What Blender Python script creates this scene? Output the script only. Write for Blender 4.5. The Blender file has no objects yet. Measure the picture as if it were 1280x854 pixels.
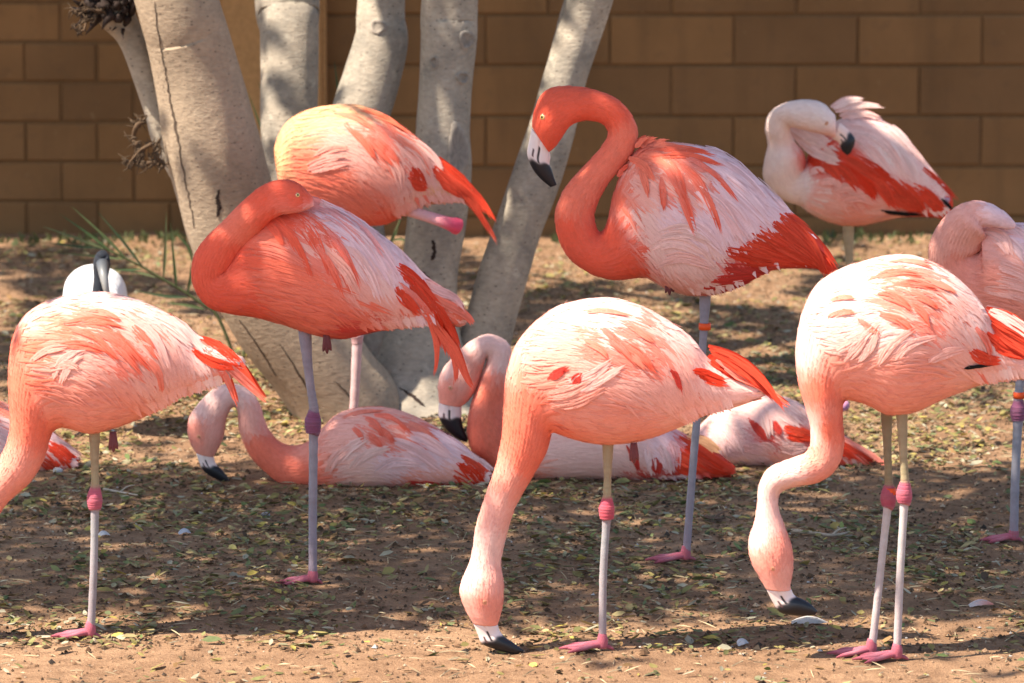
import bpy, bmesh, math, random
import numpy as np
from mathutils import Vector
from mathutils.bvhtree import BVHTree

random.seed(7)
RNG = np.random.default_rng(11)
S = bpy.context.scene
COL = S.collection

# ------------------------------------------------------------------ camera
FPX = 6000.0                      # focal length in photograph pixels (1280 wide)
CAMZ = 2.38
PITCH = math.atan(886.0 / FPX)
cam_d = bpy.data.cameras.new('camera')
cam = bpy.data.objects.new('camera', cam_d); COL.objects.link(cam)
cam.location = (0, 0, CAMZ)
cam.rotation_euler = (math.pi / 2 - PITCH, 0, 0)
cam_d.sensor_width = 36.0
cam_d.lens = FPX / 1280.0 * 36.0
cam_d.clip_end = 500
cam_d.dof.use_dof = True
cam_d.dof.focus_distance = 11.8
cam_d.dof.aperture_fstop = 6.3
S.camera = cam

# ------------------------------------------------------------------ light
SUN_EL = math.radians(55)
SUN_AZ = math.radians(24)         # from the left, a little to the camera's side
TO_SUN = np.array([-math.cos(SUN_EL) * math.cos(SUN_AZ), -math.cos(SUN_EL) * math.sin(SUN_AZ), math.sin(SUN_EL)])
w = bpy.data.worlds.new('World'); S.world = w; w.use_nodes = True
nt = w.node_tree
for n in list(nt.nodes): nt.nodes.remove(n)
sky = nt.nodes.new('ShaderNodeTexSky'); sky.sky_type = 'NISHITA'; sky.sun_disc = False
sky.sun_elevation = SUN_EL; sky.sun_rotation = math.atan2(TO_SUN[0], TO_SUN[1])
bg = nt.nodes.new('ShaderNodeBackground'); bg.inputs['Strength'].default_value = 0.12
wo = nt.nodes.new('ShaderNodeOutputWorld')
nt.links.new(sky.outputs[0], bg.inputs[0]); nt.links.new(bg.outputs[0], wo.inputs[0])
sl = bpy.data.lights.new('sun', 'SUN'); sl.energy = 5.0; sl.angle = math.radians(0.53); sl.color = (1.0, 0.92, 0.80)
so = bpy.data.objects.new('sun', sl); COL.objects.link(so)
so.rotation_euler = Vector(tuple(-TO_SUN)).to_track_quat('-Z', 'Y').to_euler()
so.location = (-6, -2, 10)
S.view_settings.view_transform = 'Standard'; S.view_settings.look = 'None'
S.view_settings.gamma = 1.0; S.view_settings.use_curve_mapping = False
S.view_settings.exposure = 1.34

# ------------------------------------------------------------------ maths
CAM = np.array([0, 0, CAMZ])
cp, sp = math.cos(PITCH), math.sin(PITCH)
def ray(px, py):
    u = 427.0 - py
    return np.array([px - 640.0, FPX * cp + u * sp, -FPX * sp + u * cp])
def at(px, py, Y):
    r = ray(px, py); return CAM + r * (Y / r[1])
def on_ground(px, py):
    r = ray(px, py); return CAM + r * (CAMZ / -r[2])
def to_px(P):
    P = np.asarray(P, float) - CAM
    d = P[..., 1] * cp - P[..., 2] * sp
    u = P[..., 1] * sp + P[..., 2] * cp
    return 640 + FPX * P[..., 0] / d, 427 - FPX * u / d
def hash2(ix, iy, seed):
    n = (ix * 374761393 + iy * 668265263 + seed * 974711) & 0x7fffffff
    n = ((n ^ (n >> 13)) * 1274126177) & 0x7fffffff
    return ((n ^ (n >> 16)) & 0xffff) / 65535.0
def vnoise(x, y, seed=0):
    x = np.asarray(x, float); y = np.asarray(y, float)
    ix = np.floor(x).astype(np.int64); iy = np.floor(y).astype(np.int64)
    fx = x - ix; fy = y - iy
    fx = fx * fx * (3 - 2 * fx); fy = fy * fy * (3 - 2 * fy)
    a = hash2(ix, iy, seed); b = hash2(ix + 1, iy, seed); c = hash2(ix, iy + 1, seed); d = hash2(ix + 1, iy + 1, seed)
    return (a * (1 - fx) + b * fx) * (1 - fy) + (c * (1 - fx) + d * fx) * fy
def fbm(x, y, seed=0, o=4):
    s = 0; a = 0.5
    for k in range(o):
        s = s + a * vnoise(x * 2 ** k, y * 2 ** k, seed + k); a *= 0.5
    return s
def gz(x, y):                     # height of the bare ground
    return 0.05 * (fbm(x * 0.9, y * 0.9, 3, 3) - 0.45) + 0.016 * (fbm(x * 9, y * 9, 9, 3) - 0.45)
def catmull(P, sub):
    P = np.asarray(P, float); n = len(P)
    out = []
    for i in range(n - 1):
        p0 = P[i - 1] if i > 0 else 2 * P[0] - P[1]
        p1, p2 = P[i], P[i + 1]
        p3 = P[i + 2] if i + 2 < n else 2 * P[-1] - P[-2]
        for k in range(sub):
            t = k / sub
            out.append(0.5 * (2 * p1 + (p2 - p0) * t + (2 * p0 - 5 * p1 + 4 * p2 - p3) * t * t + (3 * p1 - p0 - 3 * p2 + p3) * t ** 3))
    out.append(P[-1])
    return np.array(out)
def unit(v):
    v = np.asarray(v, float); return v / (np.linalg.norm(v, axis=-1, keepdims=True) + 1e-12)

# ------------------------------------------------------------------ mesh helpers
class MB:
    """collects vertices, faces, colours and uvs for ONE mesh object"""
    def __init__(s): s.v = []; s.f = []; s.c = []; s.uv = []; s.nn = []; s.n = 0
    def add(s, verts, faces, cols=None, uvs=None, nor=None):
        verts = np.asarray(verts, float).reshape(-1, 3); k = len(verts)
        s.v.append(verts)
        s.f.extend([tuple(i + s.n for i in f) for f in faces])
        if cols is None: cols = (0.5, 0.5, 0.5)
        cols = np.asarray(cols, float)
        if cols.ndim == 1: cols = np.tile(cols[:3], (k, 1))
        s.c.append(cols[:, :3])
        if uvs is None: uvs = np.zeros((k, 2))
        s.uv.append(np.asarray(uvs, float))
        if nor is not None: s.nn.append(np.asarray(nor, float).reshape(-1, 3))
        s.n += k
    def build(s, name, mat, parent=None, origin=(0, 0, 0), smooth=True):
        me = bpy.data.meshes.new(name)
        V = np.concatenate(s.v) - np.asarray(origin, float)
        me.from_pydata(V.tolist(), [], s.f)
        C = np.concatenate(s.c); C = np.concatenate([np.clip(C, 0, 1), np.ones((len(C), 1))], 1)
        ca = me.color_attributes.new('col', 'FLOAT_COLOR', 'POINT')
        ca.data.foreach_set('color', C.astype(np.float32).ravel())
        U = np.concatenate(s.uv)
        uvl = me.uv_layers.new(name='uv')
        li = np.empty(len(me.loops), np.int32); me.loops.foreach_get('vertex_index', li)
        uvl.data.foreach_set('uv', U[li].astype(np.float32).ravel())
        if smooth: me.polygons.foreach_set('use_smooth', [True] * len(me.polygons))
        if s.nn and sum(len(q) for q in s.nn) == s.n: me.normals_split_custom_set_from_vertices(np.concatenate(s.nn).tolist())
        me.materials.append(mat)
        o = bpy.data.objects.new(name, me); COL.objects.link(o)
        if parent: o.parent = parent
        return o
def grid_faces(nu, nv, wrap):
    f = []
    for i in range(nu - 1):
        for j in range(nv if wrap else nv - 1):
            j2 = (j + 1) % nv
            f.append((i * nv + j, i * nv + j2, (i + 1) * nv + j2, (i + 1) * nv + j))
    return f
def tube(mb, pts, rad, col, n=10, sub=4, cap=True, flat=1.0, jit=None):
    P = catmull(pts, sub); R = catmull(np.asarray(rad, float)[:, None], sub)[:, 0]
    C = np.asarray(col, float)
    if C.ndim == 2: C = catmull(C, sub)
    if jit is not None:
        R = R * (1 + jit.uniform(-.045, .045, len(R))); C = C * (1 + jit.uniform(-.09, .07, (len(R), 1)))
    T = unit(np.gradient(P, axis=0))
    ref = np.array([0, 1.0, 0]) if abs(T[:, 1]).mean() < 0.8 else np.array([0, 0, 1.0])
    A = unit(np.cross(T, ref)); B = np.cross(T, A)
    ang = np.linspace(0, 2 * math.pi, n, endpoint=False)
    V = P[:, None] + R[:, None, None] * (np.cos(ang)[None, :, None] * A[:, None] + flat * np.sin(ang)[None, :, None] * B[:, None])
    m = len(P); V = V.reshape(-1, 3)
    F = grid_faces(m, n, True)
    cc = np.repeat(C, n, 0) if C.ndim == 2 else np.tile(C, (m * n, 1))
    if cap:
        F.append(tuple(range(n))[::-1]); F.append(tuple((m - 1) * n + k for k in range(n)))
    uv = np.stack([np.tile(ang / 6.283, m), np.repeat(np.linspace(0, 1, m), n)], 1)
    mb.add(V, F, cc, uv)
def empty(name, loc, label=None, cat=None, group=None):
    o = bpy.data.objects.new(name, None); COL.objects.link(o); o.location = tuple(loc)
    o.empty_display_size = 0.1
    tag(o, label, cat, group); return o
def tag(o, label=None, cat=None, group=None, kind=None):
    if label: o['label'] = label
    if cat: o['category'] = cat
    if group: o['group'] = group
    if kind: o['kind'] = kind
    return o

# ------------------------------------------------------------------ materials
def new_mat(name):
    m = bpy.data.materials.new(name); m.use_nodes = True
    nt = m.node_tree; b = nt.nodes['Principled BSDF']
    return m, nt, b
def N(nt, typ, **kw):
    n = nt.nodes.new(typ)
    for k, v in kw.items(): setattr(n, k, v)
    return n
def mixc(nt, f, a, b, mode='MIX'):
    m = N(nt, 'ShaderNodeMix', data_type='RGBA', blend_type=mode)
    for s, v in ((0, f), (6, a), (7, b)):
        if isinstance(v, (int, float)): m.inputs[s].default_value = v
        elif isinstance(v, tuple): m.inputs[s].default_value = (*v, 1) if len(v) == 3 else v
        else: nt.links.new(v, m.inputs[s])
    return m.outputs[2]
def ramp(nt, src, stops):
    r = N(nt, 'ShaderNodeValToRGB')
    e = r.color_ramp.elements
    while len(e) < len(stops): e.new(0.5)
    for k, (p, c) in enumerate(stops):
        e[k].position = p; e[k].color = (c, c, c, 1) if isinstance(c, (int, float)) else (*c, 1)
    nt.links.new(src, r.inputs[0]); return r.outputs[0]
def noise(nt, vec, scale, detail=4, rough=0.55, dist=0.0):
    n = N(nt, 'ShaderNodeTexNoise'); n.inputs['Scale'].default_value = scale
    n.inputs['Detail'].default_value = detail; n.inputs['Roughness'].default_value = rough; n.inputs['Distortion'].default_value = dist
    if vec is not None: nt.links.new(vec, n.inputs['Vector'])
    return n.outputs[0]
def mapping(nt, src, scale=(1, 1, 1), rot=(0, 0, 0)):
    m = N(nt, 'ShaderNodeMapping'); m.inputs['Scale'].default_value = scale; m.inputs['Rotation'].default_value = rot
    nt.links.new(src, m.inputs['Vector']); return m.outputs[0]
def bump(nt, b, h, strength=0.4, dist=0.01):
    n = N(nt, 'ShaderNodeBump'); n.inputs['Strength'].default_value = strength; n.inputs['Distance'].default_value = dist
    nt.links.new(h, n.inputs['Height']); nt.links.new(n.outputs[0], b.inputs['Normal'])
def coords(nt, kind='Object'):
    return N(nt, 'ShaderNodeTexCoord').outputs[kind]
def attr(nt):
    return N(nt, 'ShaderNodeVertexColor', layer_name='col').outputs[0]

def make_body_mat():
    m, nt, b = new_mat('plumage_skin')
    c = attr(nt); o = coords(nt)
    n1 = noise(nt, o, 110, 4); n2 = noise(nt, o, 420, 2)
    k = ramp(nt, n1, [(0.3, (0.94, 0.91, 0.90)), (0.7, (1.03, 1.03, 1.02))])
    nt.links.new(mixc(nt, 1.0, c, k, 'MULTIPLY'), b.inputs['Base Color'])
    b.inputs['Roughness'].default_value = 0.75; b.inputs['Specular IOR Level'].default_value = 0.08
    b.inputs['Sheen Weight'].default_value = 0.06; b.inputs['Sheen Roughness'].default_value = 0.5
    b.inputs['Subsurface Weight'].default_value = 0.12; b.inputs['Subsurface Radius'].default_value = (0.02, 0.008, 0.005); b.inputs['Subsurface Scale'].default_value = 0.5
    h = mixc(nt, 0.5, n1, n2); bump(nt, b, h, 0.4, 0.003)
    return m
def make_feather_mat(name='feather', transl=0.07):
    m, nt, b = new_mat(name)
    c = attr(nt); uv = coords(nt, 'UV')
    # barbs: fine oblique lines either side of the shaft
    sx = N(nt, 'ShaderNodeSeparateXYZ'); nt.links.new(uv, sx.inputs[0])
    ab = N(nt, 'ShaderNodeMath', operation='ABSOLUTE'); nt.links.new(sx.outputs[0], ab.inputs[0])
    cb = N(nt, 'ShaderNodeCombineXYZ'); nt.links.new(ab.outputs[0], cb.inputs[0]); nt.links.new(sx.outputs[1], cb.inputs[1]); nt.links.new(sx.outputs[0], cb.inputs[2])
    mp = mapping(nt, cb.outputs[0], (1.2, 26, 0.3), (0, 0, -0.06))
    nb = noise(nt, mp, 1.6, 3, 0.6)
    k = ramp(nt, nb, [(0.3, (0.92, 0.89, 0.88)), (0.65, (1.04, 1.04, 1.04))])
    col = mixc(nt, 1.0, c, k, 'MULTIPLY')
    nt.links.new(col, b.inputs['Base Color'])
    b.inputs['Roughness'].default_value = 0.7; b.inputs['Specular IOR Level'].default_value = 0.1
    b.inputs['Sheen Weight'].default_value = 0.03
    bump(nt, b, nb, 0.15, 0.001)
    tr = N(nt, 'ShaderNodeBsdfTranslucent'); nt.links.new(col, tr.inputs[0])
    mx = N(nt, 'ShaderNodeMixShader'); mx.inputs[0].default_value = transl
    nt.links.new(b.outputs[0], mx.inputs[1]); nt.links.new(tr.outputs[0], mx.inputs[2])
    nt.links.new(mx.outputs[0], nt.nodes['Material Output'].inputs[0])
    return m
def make_simple(name, rough=0.6, spec=0.3, transl=0.0, varscale=0, bumps=0):
    m, nt, b = new_mat(name)
    c = attr(nt)
    if varscale:
        n1 = noise(nt, coords(nt), varscale, 4)
        c = mixc(nt, 1.0, c, ramp(nt, n1, [(0.25, 0.72), (0.75, 1.15)]), 'MULTIPLY')
        if bumps: bump(nt, b, n1, bumps, 0.004)
    nt.links.new(c, b.inputs['Base Color'])
    b.inputs['Roughness'].default_value = rough; b.inputs['Specular IOR Level'].default_value = spec
    if transl:
        tr = N(nt, 'ShaderNodeBsdfTranslucent'); nt.links.new(c, tr.inputs[0])
        mx = N(nt, 'ShaderNodeMixShader'); mx.inputs[0].default_value = transl
        nt.links.new(b.outputs[0], mx.inputs[1]); nt.links.new(tr.outputs[0], mx.inputs[2])
        nt.links.new(mx.outputs[0], nt.nodes['Material Output'].inputs[0])
    return m
def make_soil():
    m, nt, b = new_mat('soil')
    o = coords(nt)
    n1 = noise(nt, o, 1.1, 5, 0.6); n2 = noise(nt, o, 14, 6, 0.65); n3 = noise(nt, o, 120, 4, 0.7)
    c = ramp(nt, n1, [(0.3, (0.25, 0.138, 0.074)), (0.7, (0.37, 0.22, 0.125))])
    c = mixc(nt, ramp(nt, n2, [(0.42, 0.0), (0.62, 0.75)]), c, (0.17, 0.092, 0.05))
    c = mixc(nt, ramp(nt, n3, [(0.5, 0.0), (0.75, 0.6)]), c, (0.45, 0.28, 0.16))
    nt.links.new(c, b.inputs['Base Color'])
    b.inputs['Roughness'].default_value = 0.95; b.inputs['Specular IOR Level'].default_value = 0.1
    bump(nt, b, mixc(nt, 0.5, n2, n3), 1.0, 0.018)
    return m
def make_block():
    m, nt, b = new_mat('painted_block')
    o = coords(nt); oi = N(nt, 'ShaderNodeObjectInfo')
    g = N(nt, 'ShaderNodeNewGeometry').outputs['Position']
    n1 = noise(nt, g, 2.2, 5, 0.6); n2 = noise(nt, g, 90, 5, 0.7); n3 = noise(nt, g, 16, 4)
    c = ramp(nt, n1, [(0.3, (0.172, 0.087, 0.033)), (0.7, (0.230, 0.117, 0.046))])
    c = mixc(nt, 1.0, c, ramp(nt, oi.outputs['Random'], [(0, (0.84, 0.84, 0.86)), (1, (1.12, 1.10, 1.06))]), 'MULTIPLY')
    n4 = noise(nt, mapping(nt, g, (1, 1, 0.12)), 7, 4, 0.6)
    c = mixc(nt, ramp(nt, n4, [(0.5, 0.0), (0.75, 0.45)]), c, (0.11, 0.058, 0.024))
    c = mixc(nt, ramp(nt, n3, [(0.55, 0.0), (0.8, 0.3)]), c, (0.08, 0.05, 0.03))
    c = mixc(nt, ramp(nt, noise(nt, g, 30, 3, 0.5), [(0.68, 0.0), (0.76, 0.5)]), c, (0.26, 0.16, 0.08))
    nt.links.new(c, b.inputs['Base Color'])
    b.inputs['Roughness'].default_value = 0.85; b.inputs['Specular IOR Level'].default_value = 0.2
    bump(nt, b, n2, 0.45, 0.004)
    return m
def make_plain(name, col, rough=0.9, scale=40, bumps=0.4):
    m, nt, b = new_mat(name)
    n1 = noise(nt, coords(nt), scale, 5, 0.65)
    nt.links.new(mixc(nt, 1.0, col, ramp(nt, n1, [(0.25, 0.75), (0.75, 1.15)]), 'MULTIPLY'), b.inputs['Base Color'])
    b.inputs['Roughness'].default_value = rough; b.inputs['Specular IOR Level'].default_value = 0.2
    bump(nt, b, n1, bumps, 0.006)
    return m
def make_bark(name, c1, c2, c3):
    m, nt, b = new_mat(name)
    o = coords(nt)
    n1 = noise(nt, o, 5, 5, 0.6, 0.6); n2 = noise(nt, mapping(nt, o, (1, 1, 1.9)), 46, 5, 0.65); n3 = noise(nt, o, 26, 3, 0.6)
    v = N(nt, 'ShaderNodeTexVoronoi'); v.inputs['Scale'].default_value = 34; nt.links.new(mapping(nt, o, (1, 1, 1.8)), v.inputs['Vector'])
    c = mixc(nt, ramp(nt, n1, [(0.38, 0.0), (0.64, 1.0)]), c1, c2)
    c = mixc(nt, ramp(nt, n3, [(0.58, 0.0), (0.72, 0.6)]), c, c3)
    c = mixc(nt, ramp(nt, v.outputs[0], [(0.08, 0.75), (0.2, 0.0)]), c, (0.10, 0.075, 0.055))
    c = mixc(nt, 1.0, c, ramp(nt, n2, [(0.3, 0.78), (0.7, 1.1)]), 'MULTIPLY')
    nt.links.new(c, b.inputs['Base Color'])
    b.inputs['Roughness'].default_value = 0.85; b.inputs['Specular IOR Level'].default_value = 0.2
    bump(nt, b, mixc(nt, 0.35, n2, n1), 0.6, 0.010)
    return m
M_BODY = make_body_mat(); M_FEATHER = make_feather_mat(); M_QUILL = make_feather_mat('flight_feather', 0.35)
M_BEAK = make_simple('beak_horn', 0.42, 0.4); M_EYE = make_simple('eye_gloss', 0.15, 0.6)
M_SOIL = make_soil(); M_BLOCK = make_block()
M_MORTAR = make_plain('mortar', (0.14, 0.073, 0.029)); M_STUCCO = make_plain('stucco', (0.42, 0.22, 0.085), 0.9, 60, 0.5)
M_BARK = make_bark('smooth_bark', (0.42, 0.345, 0.26), (0.25, 0.215, 0.17), (0.50, 0.43, 0.33))
M_BARK_TAN = make_bark('tan_bark', (0.40, 0.295, 0.20), (0.32, 0.235, 0.16), (0.45, 0.34, 0.235))
M_DARKWOOD = make_plain('dark_wood', (0.035, 0.022, 0.017), 0.9, 60, 0.6)
M_TWIG = make_simple('dry_wood', 0.9, 0.1, 0, 60, 0.4)
M_LEAF = make_simple('leaf', 0.5, 0.3, 0.3, 30); M_LITTER = make_simple('dry_leaf', 0.7, 0.2, 0.15, 50)
M_CRUMB = make_simple('soil_crumb', 0.95, 0.1, 0, 80)
M_BAND = make_plain('orange_plastic', (0.75, 0.09, 0.02), 0.4, 30, 0.05)

# ------------------------------------------------------------------ ground
def axis(fine0, fine1, step, far0, far1):
    a = list(np.arange(fine0, fine1 + 1e-6, step))
    l = []; x = fine0; s = step
    while x > far0: s *= 1.5; x -= s; l.append(x)
    r = []; x = fine1; s = step
    while x < far1: s *= 1.5; x += s; r.append(x)
    return np.array(l[::-1] + a + r)
gx = axis(-2.8, 2.8, 0.02, -60, 60); gy = axis(9.8, 19.2, 0.03, -30, 140)
GX, GY = np.meshgrid(gx, gy)
GZ = gz(GX, GY)
mb = MB()
mb.add(np.stack([GX, GY, GZ], -1).reshape(-1, 3), [(i * len(gx) + j, i * len(gx) + j + 1, (i + 1) * len(gx) + j + 1, (i + 1) * len(gx) + j) for i in range(len(gy) - 1) for j in range(len(gx) - 1)])
ground = tag(mb.build('ground', M_SOIL), kind='structure')

# ------------------------------------------------------------------ block wall
YW = 19.0
def block_mesh(L, H, D, seed):
    bm = bmesh.new(); bmesh.ops.create_cube(bm, size=1)
    for v in bm.verts: v.co.x *= L; v.co.y *= D; v.co.z *= H
    bmesh.ops.bevel(bm, geom=list(bm.edges), offset=0.006, segments=1, affect='EDGES')
    r = random.Random(seed)
    for v in bm.verts: v.co += Vector((r.uniform(-1, 1), r.uniform(-1, 1), r.uniform(-1, 1))) * 0.0015
    me = bpy.data.meshes.new('block'); bm.to_mesh(me); bm.free(); me.materials.append(M_BLOCK); return me
def build_wall(Y, x_from, x_to, joint_y, course_px, joint_x, pitch_px, label, depth=0.2, rows=12):
    """running bond fitted to one bed joint, the course height, one head joint and the block length"""
    z0 = at(640, joint_y, Y)[2]; H = z0 - at(640, joint_y + course_px, Y)[2]
    L = at(640 + pitch_px, joint_y, Y)[0] - at(640, joint_y, Y)[0]
    xj = at(joint_x, joint_y, Y)[0]
    k0 = math.floor((z0 + 0.25) / H)
    zb = z0 - k0 * H
    root = empty('block_wall', ((x_from + x_to) / 2, Y + depth / 2, 0), label, 'wall')
    mm = [block_mesh(L - 0.006, H - 0.010, depth, s) for s in range(5)]
    core = MB()
    a, b_, t = x_from + 0.004, x_to - 0.004, zb + rows * H - 0.01
    yf, yb = Y + 0.006, Y + depth - 0.006
    V = [(a, yf, -0.3), (b_, yf, -0.3), (b_, yb, -0.3), (a, yb, -0.3), (a, yf, t), (b_, yf, t), (b_, yb, t), (a, yb, t)]
    core.add(V, [(0, 1, 5, 4), (1, 2, 6, 5), (2, 3, 7, 6), (3, 0, 4, 7), (4, 5, 6, 7), (3, 2, 1, 0)])
    core.build('mortar', M_MORTAR, root, root.location, smooth=False)
    r = random.Random(5)
    for k in range(rows):
        zc = zb + (k + 0.5) * H
        off = ((k - k0) % 2) * 0.5 * L
        n0 = math.floor((x_from - xj - off) / L)
        x = xj + off + n0 * L
        while x < x_to:
            x0, x1 = max(x, x_from), min(x + L, x_to)
            if x1 - x0 > 0.05:
                me = mm[r.randrange(5)]
                o = bpy.data.objects.new('block', me); COL.objects.link(o); o.parent = root
                o.location = ((x0 + x1) / 2 - root.location.x, Y + depth / 2 + r.uniform(-0.0025, 0.0025) - root.location.y, zc)
                o.scale = ((x1 - x0 - 0.006) / (L - 0.006), 1, 1)
            x += L
    return root
XP0, XP1 = at(275, 200, YW)[0], at(409, 200, YW)[0]
build_wall(YW, XP1 - 0.02, 4.6, 82, 63.2, 917, 155, 'shaded brown wall of long painted blocks behind the preening flamingo')
build_wall(YW + 0.12, -4.6, XP0 + 0.02, 103, 49.8, 31, 90, 'shaded brown wall of shorter painted blocks left of the leaning trunk')
mb = MB()
bm = bmesh.new(); bmesh.ops.create_cube(bm, size=1)
for v in bm.verts: v.co = Vector((v.co.x * (XP1 - XP0), v.co.y * 0.45, v.co.z * 2.9))
bmesh.ops.bevel(bm, geom=list(bm.edges), offset=0.02, segments=2, affect='EDGES')
me = bpy.data.meshes.new('wall_pillar'); bm.to_mesh(me); bm.free(); me.materials.append(M_STUCCO)
o = bpy.data.objects.new('wall_pillar', me); COL.objects.link(o); o.location = ((XP0 + XP1) / 2, YW + 0.12, 1.25)
tag(o, 'plain orange brown stucco pillar between the two block walls', 'pillar')

# ------------------------------------------------------------------ tree
base = on_ground(480, 512)
tree = empty('tree', (base[0], base[1], 0), 'pale multi stemmed tree with smooth leaning trunks and flared base', 'tree')
TREE_O = np.array([base[0], base[1], 0.0])
BVH = {}
def trunk(name, st, Y_of, top_ext, mat, seed, sub=8, n=40, rough=1.0):
    """st: (left x, right x, y) in photo pixels from top to bottom; Y_of gives the depth at each"""
    P = []; R = []
    for i, (xl, xr, y) in enumerate(st):
        Y = Y_of(i / (len(st) - 1)); a = at(xl, y, Y); b = at(xr, y, Y)
        P.append((a + b) / 2); R.append(np.linalg.norm(b - a) / 2)
    P = np.array(P); R = np.array(R)
    # horizontal width of a leaning stem overstates its radius
    T = unit(np.gradient(P, axis=0)); R = R * np.abs(T[:, 2]) ** 0.8
    up = [np.array(q, float) for q in top_ext]
    P = np.concatenate([np.array([[q[0], q[1], q[2]] for q in up][::-1]).reshape(-1, 3), P])
    R = np.concatenate([np.array([q[3] for q in up][::-1]), R])
    P = catmull(P, sub); R = catmull(R[:, None], sub)[:, 0]
    T = unit(np.gradient(P, axis=0)); A = unit(np.cross(T, [0, 1.0, 0])); B = np.cross(T, A)
    ang = np.linspace(0, 2 * math.pi, n, endpoint=False)
    L = np.concatenate([[0], np.cumsum(np.linalg.norm(np.diff(P, axis=0), axis=1))])
    AA, LL = np.meshgrid(ang, L)
    ca, sa = np.cos(AA), np.sin(AA)
    dn = 0.10 * (fbm(ca * 1.3 + 7 + LL * 1.6, sa * 1.3 + 5 + LL * 0.7, seed, 3) - 0.45) + 0.05 * rough * (fbm(ca * 5 + 20 + LL * 6, sa * 5 + 20 + LL * 3, seed + 4, 3) - 0.45)
    rr = R[:, None] * (1 + dn)
    V = P[:, None] + rr[..., None] * (ca[..., None] * A[:, None] + sa[..., None] * B[:, None])
    m = MB(); F = grid_faces(len(P), n, True)
    F.append(tuple(range(n))); F.append(tuple((len(P) - 1) * n + k for k in range(n))[::-1])
    m.add(V.reshape(-1, 3), F)
    o = m.build(name, mat, tree, TREE_O)
    BVH[name + str(seed)] = BVHTree.FromPolygons([Vector(v) for v in V.reshape(-1, 3)], F)
    return o, BVH[name + str(seed)]
yb = base[1]
T1 = [(167, 274, 0), (180, 288, 45), (190, 302, 92), (204, 327, 180), (220, 345, 248), (231, 362, 290), (256, 392, 350), (285, 430, 405), (318, 468, 450), (342, 492, 482), (356, 508, 505), (350, 520, 526), (336, 532, 548)]
o1, bv1 = trunk('trunk', T1, lambda t: yb - 0.03 - 0.25 * (1 - t), [(-1.13, yb - 0.3, 1.75, 0.124), (-1.34, yb - 0.35, 2.5, 0.105), (-1.7, yb - 0.5, 3.3, 0.075), (-2.2, yb - 0.7, 4.2, 0.03)], M_BARK_TAN, 21)
T2 = [(313, 405, 0), (322, 401, 30), (325, 399, 90), (325, 398, 160), (332, 402, 230), (345, 415, 300), (365, 440, 380), (400, 480, 460), (415, 510, 500)]
trunk('trunk', T2, lambda t: yb + 0.55 - 0.35 * t, [(-0.72, yb + 0.6, 1.7, 0.09), (-0.62, yb + 0.8, 2.6, 0.075), (-0.7, yb + 1.0, 3.6, 0.05), (-0.7, yb + 1.2, 4.4, 0.02)], M_BARK, 33)
T3 = [(446, 507, 0), (442, 511, 50), (425, 501, 103), (410, 487, 150), (402, 478, 210), (405, 480, 280), (418, 492, 350), (425, 505, 430), (425, 520, 495)]
trunk('trunk', T3, lambda t: yb + 0.32 - 0.2 * t, [(-0.37, yb + 0.4, 1.7, 0.08), (-0.1, yb + 0.6, 2.6, 0.07), (0.1, yb + 1.0, 3.6, 0.05), (0.3, yb + 1.3, 4.4, 0.02)], M_BARK, 41)
T4 = [(527, 597, 0), (526, 596, 45), (523, 590, 110), (519, 588, 165), (515, 590, 210), (508, 583, 280), (502, 574, 330), (495, 572, 380), (478, 580, 430), (460, 592, 475), (440, 603, 505), (428, 614, 525), (415, 630, 545)]
o4, bv4 = trunk('trunk', T4, lambda t: yb + 0.05 + 0.1 * (1 - t), [(-0.16, yb + 0.1, 1.75, 0.078), (-0.2, yb, 2.6, 0.07), (-0.5, yb - 0.5, 3.5, 0.05), (-0.8, yb - 1.0, 4.3, 0.02)], M_BARK, 57, rough=1.6)
T5 = [(705, 767, 0), (686, 744, 69), (674, 731, 110), (661, 722, 155), (637, 702, 224), (613, 676, 293), (594, 659, 350), (579, 644, 405), (562, 636, 450), (535, 632, 490), (520, 640, 505)]
trunk('trunk', T5, lambda t: yb + 0.18 - 0.05 * t, [(0.37, yb + 0.1, 1.7, 0.065), (0.68, yb - 0.1, 2.6, 0.055), (0.8, yb - 0.6, 3.5, 0.04), (0.9, yb - 1.2, 4.3, 0.02)], M_BARK, 63)
# broken side limb on the leaning trunk
TB = [(108, 170, -2), (118, 172, 18), (139, 180, 40), (152, 190, 62), (166, 202, 100), (179, 220, 140), (188, 240, 175), (215, 275, 225), (240, 290, 262)]
ob, bvb = trunk('broken_limb', TB, lambda t: yb - 0.2 + 0.12 * t, [], M_BARK, 71)
def px_tube(mb_, pts, rad_px, col, Y, n=8, sub=4, yoff=0.0):
    P = [at(p[0], p[1], Y + (p[2] if len(p) > 2 else 0) + yoff) for p in pts]
    k = (at(641, 300, Y) - at(640, 300, Y))[0]
    tube(mb_, P, [r * k for r in rad_px], col, n, sub)
mb = MB(); r = random.Random(3)
for i in range(60):                                                 # torn, dark broken end
    x = r.uniform(106, 168); y = r.uniform(-6, 26) - abs(x - 135) * 0.1
    dx = r.uniform(-24, 10); dy = r.uniform(-20, 26)
    px_tube(mb, [(x, y, r.uniform(-.06, .05)), (x + dx * .5 + r.uniform(-4, 4), y + dy * .5, r.uniform(-.07, .05)), (x + dx, y + dy, r.uniform(-.08, .05))], [r.uniform(4, 8), r.uniform(2, 4), 0.5], (0.05, 0.03, 0.035), yb - 0.22, 6, 3)
mb.build('splintered_end', M_DARKWOOD, tree, TREE_O)
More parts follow.
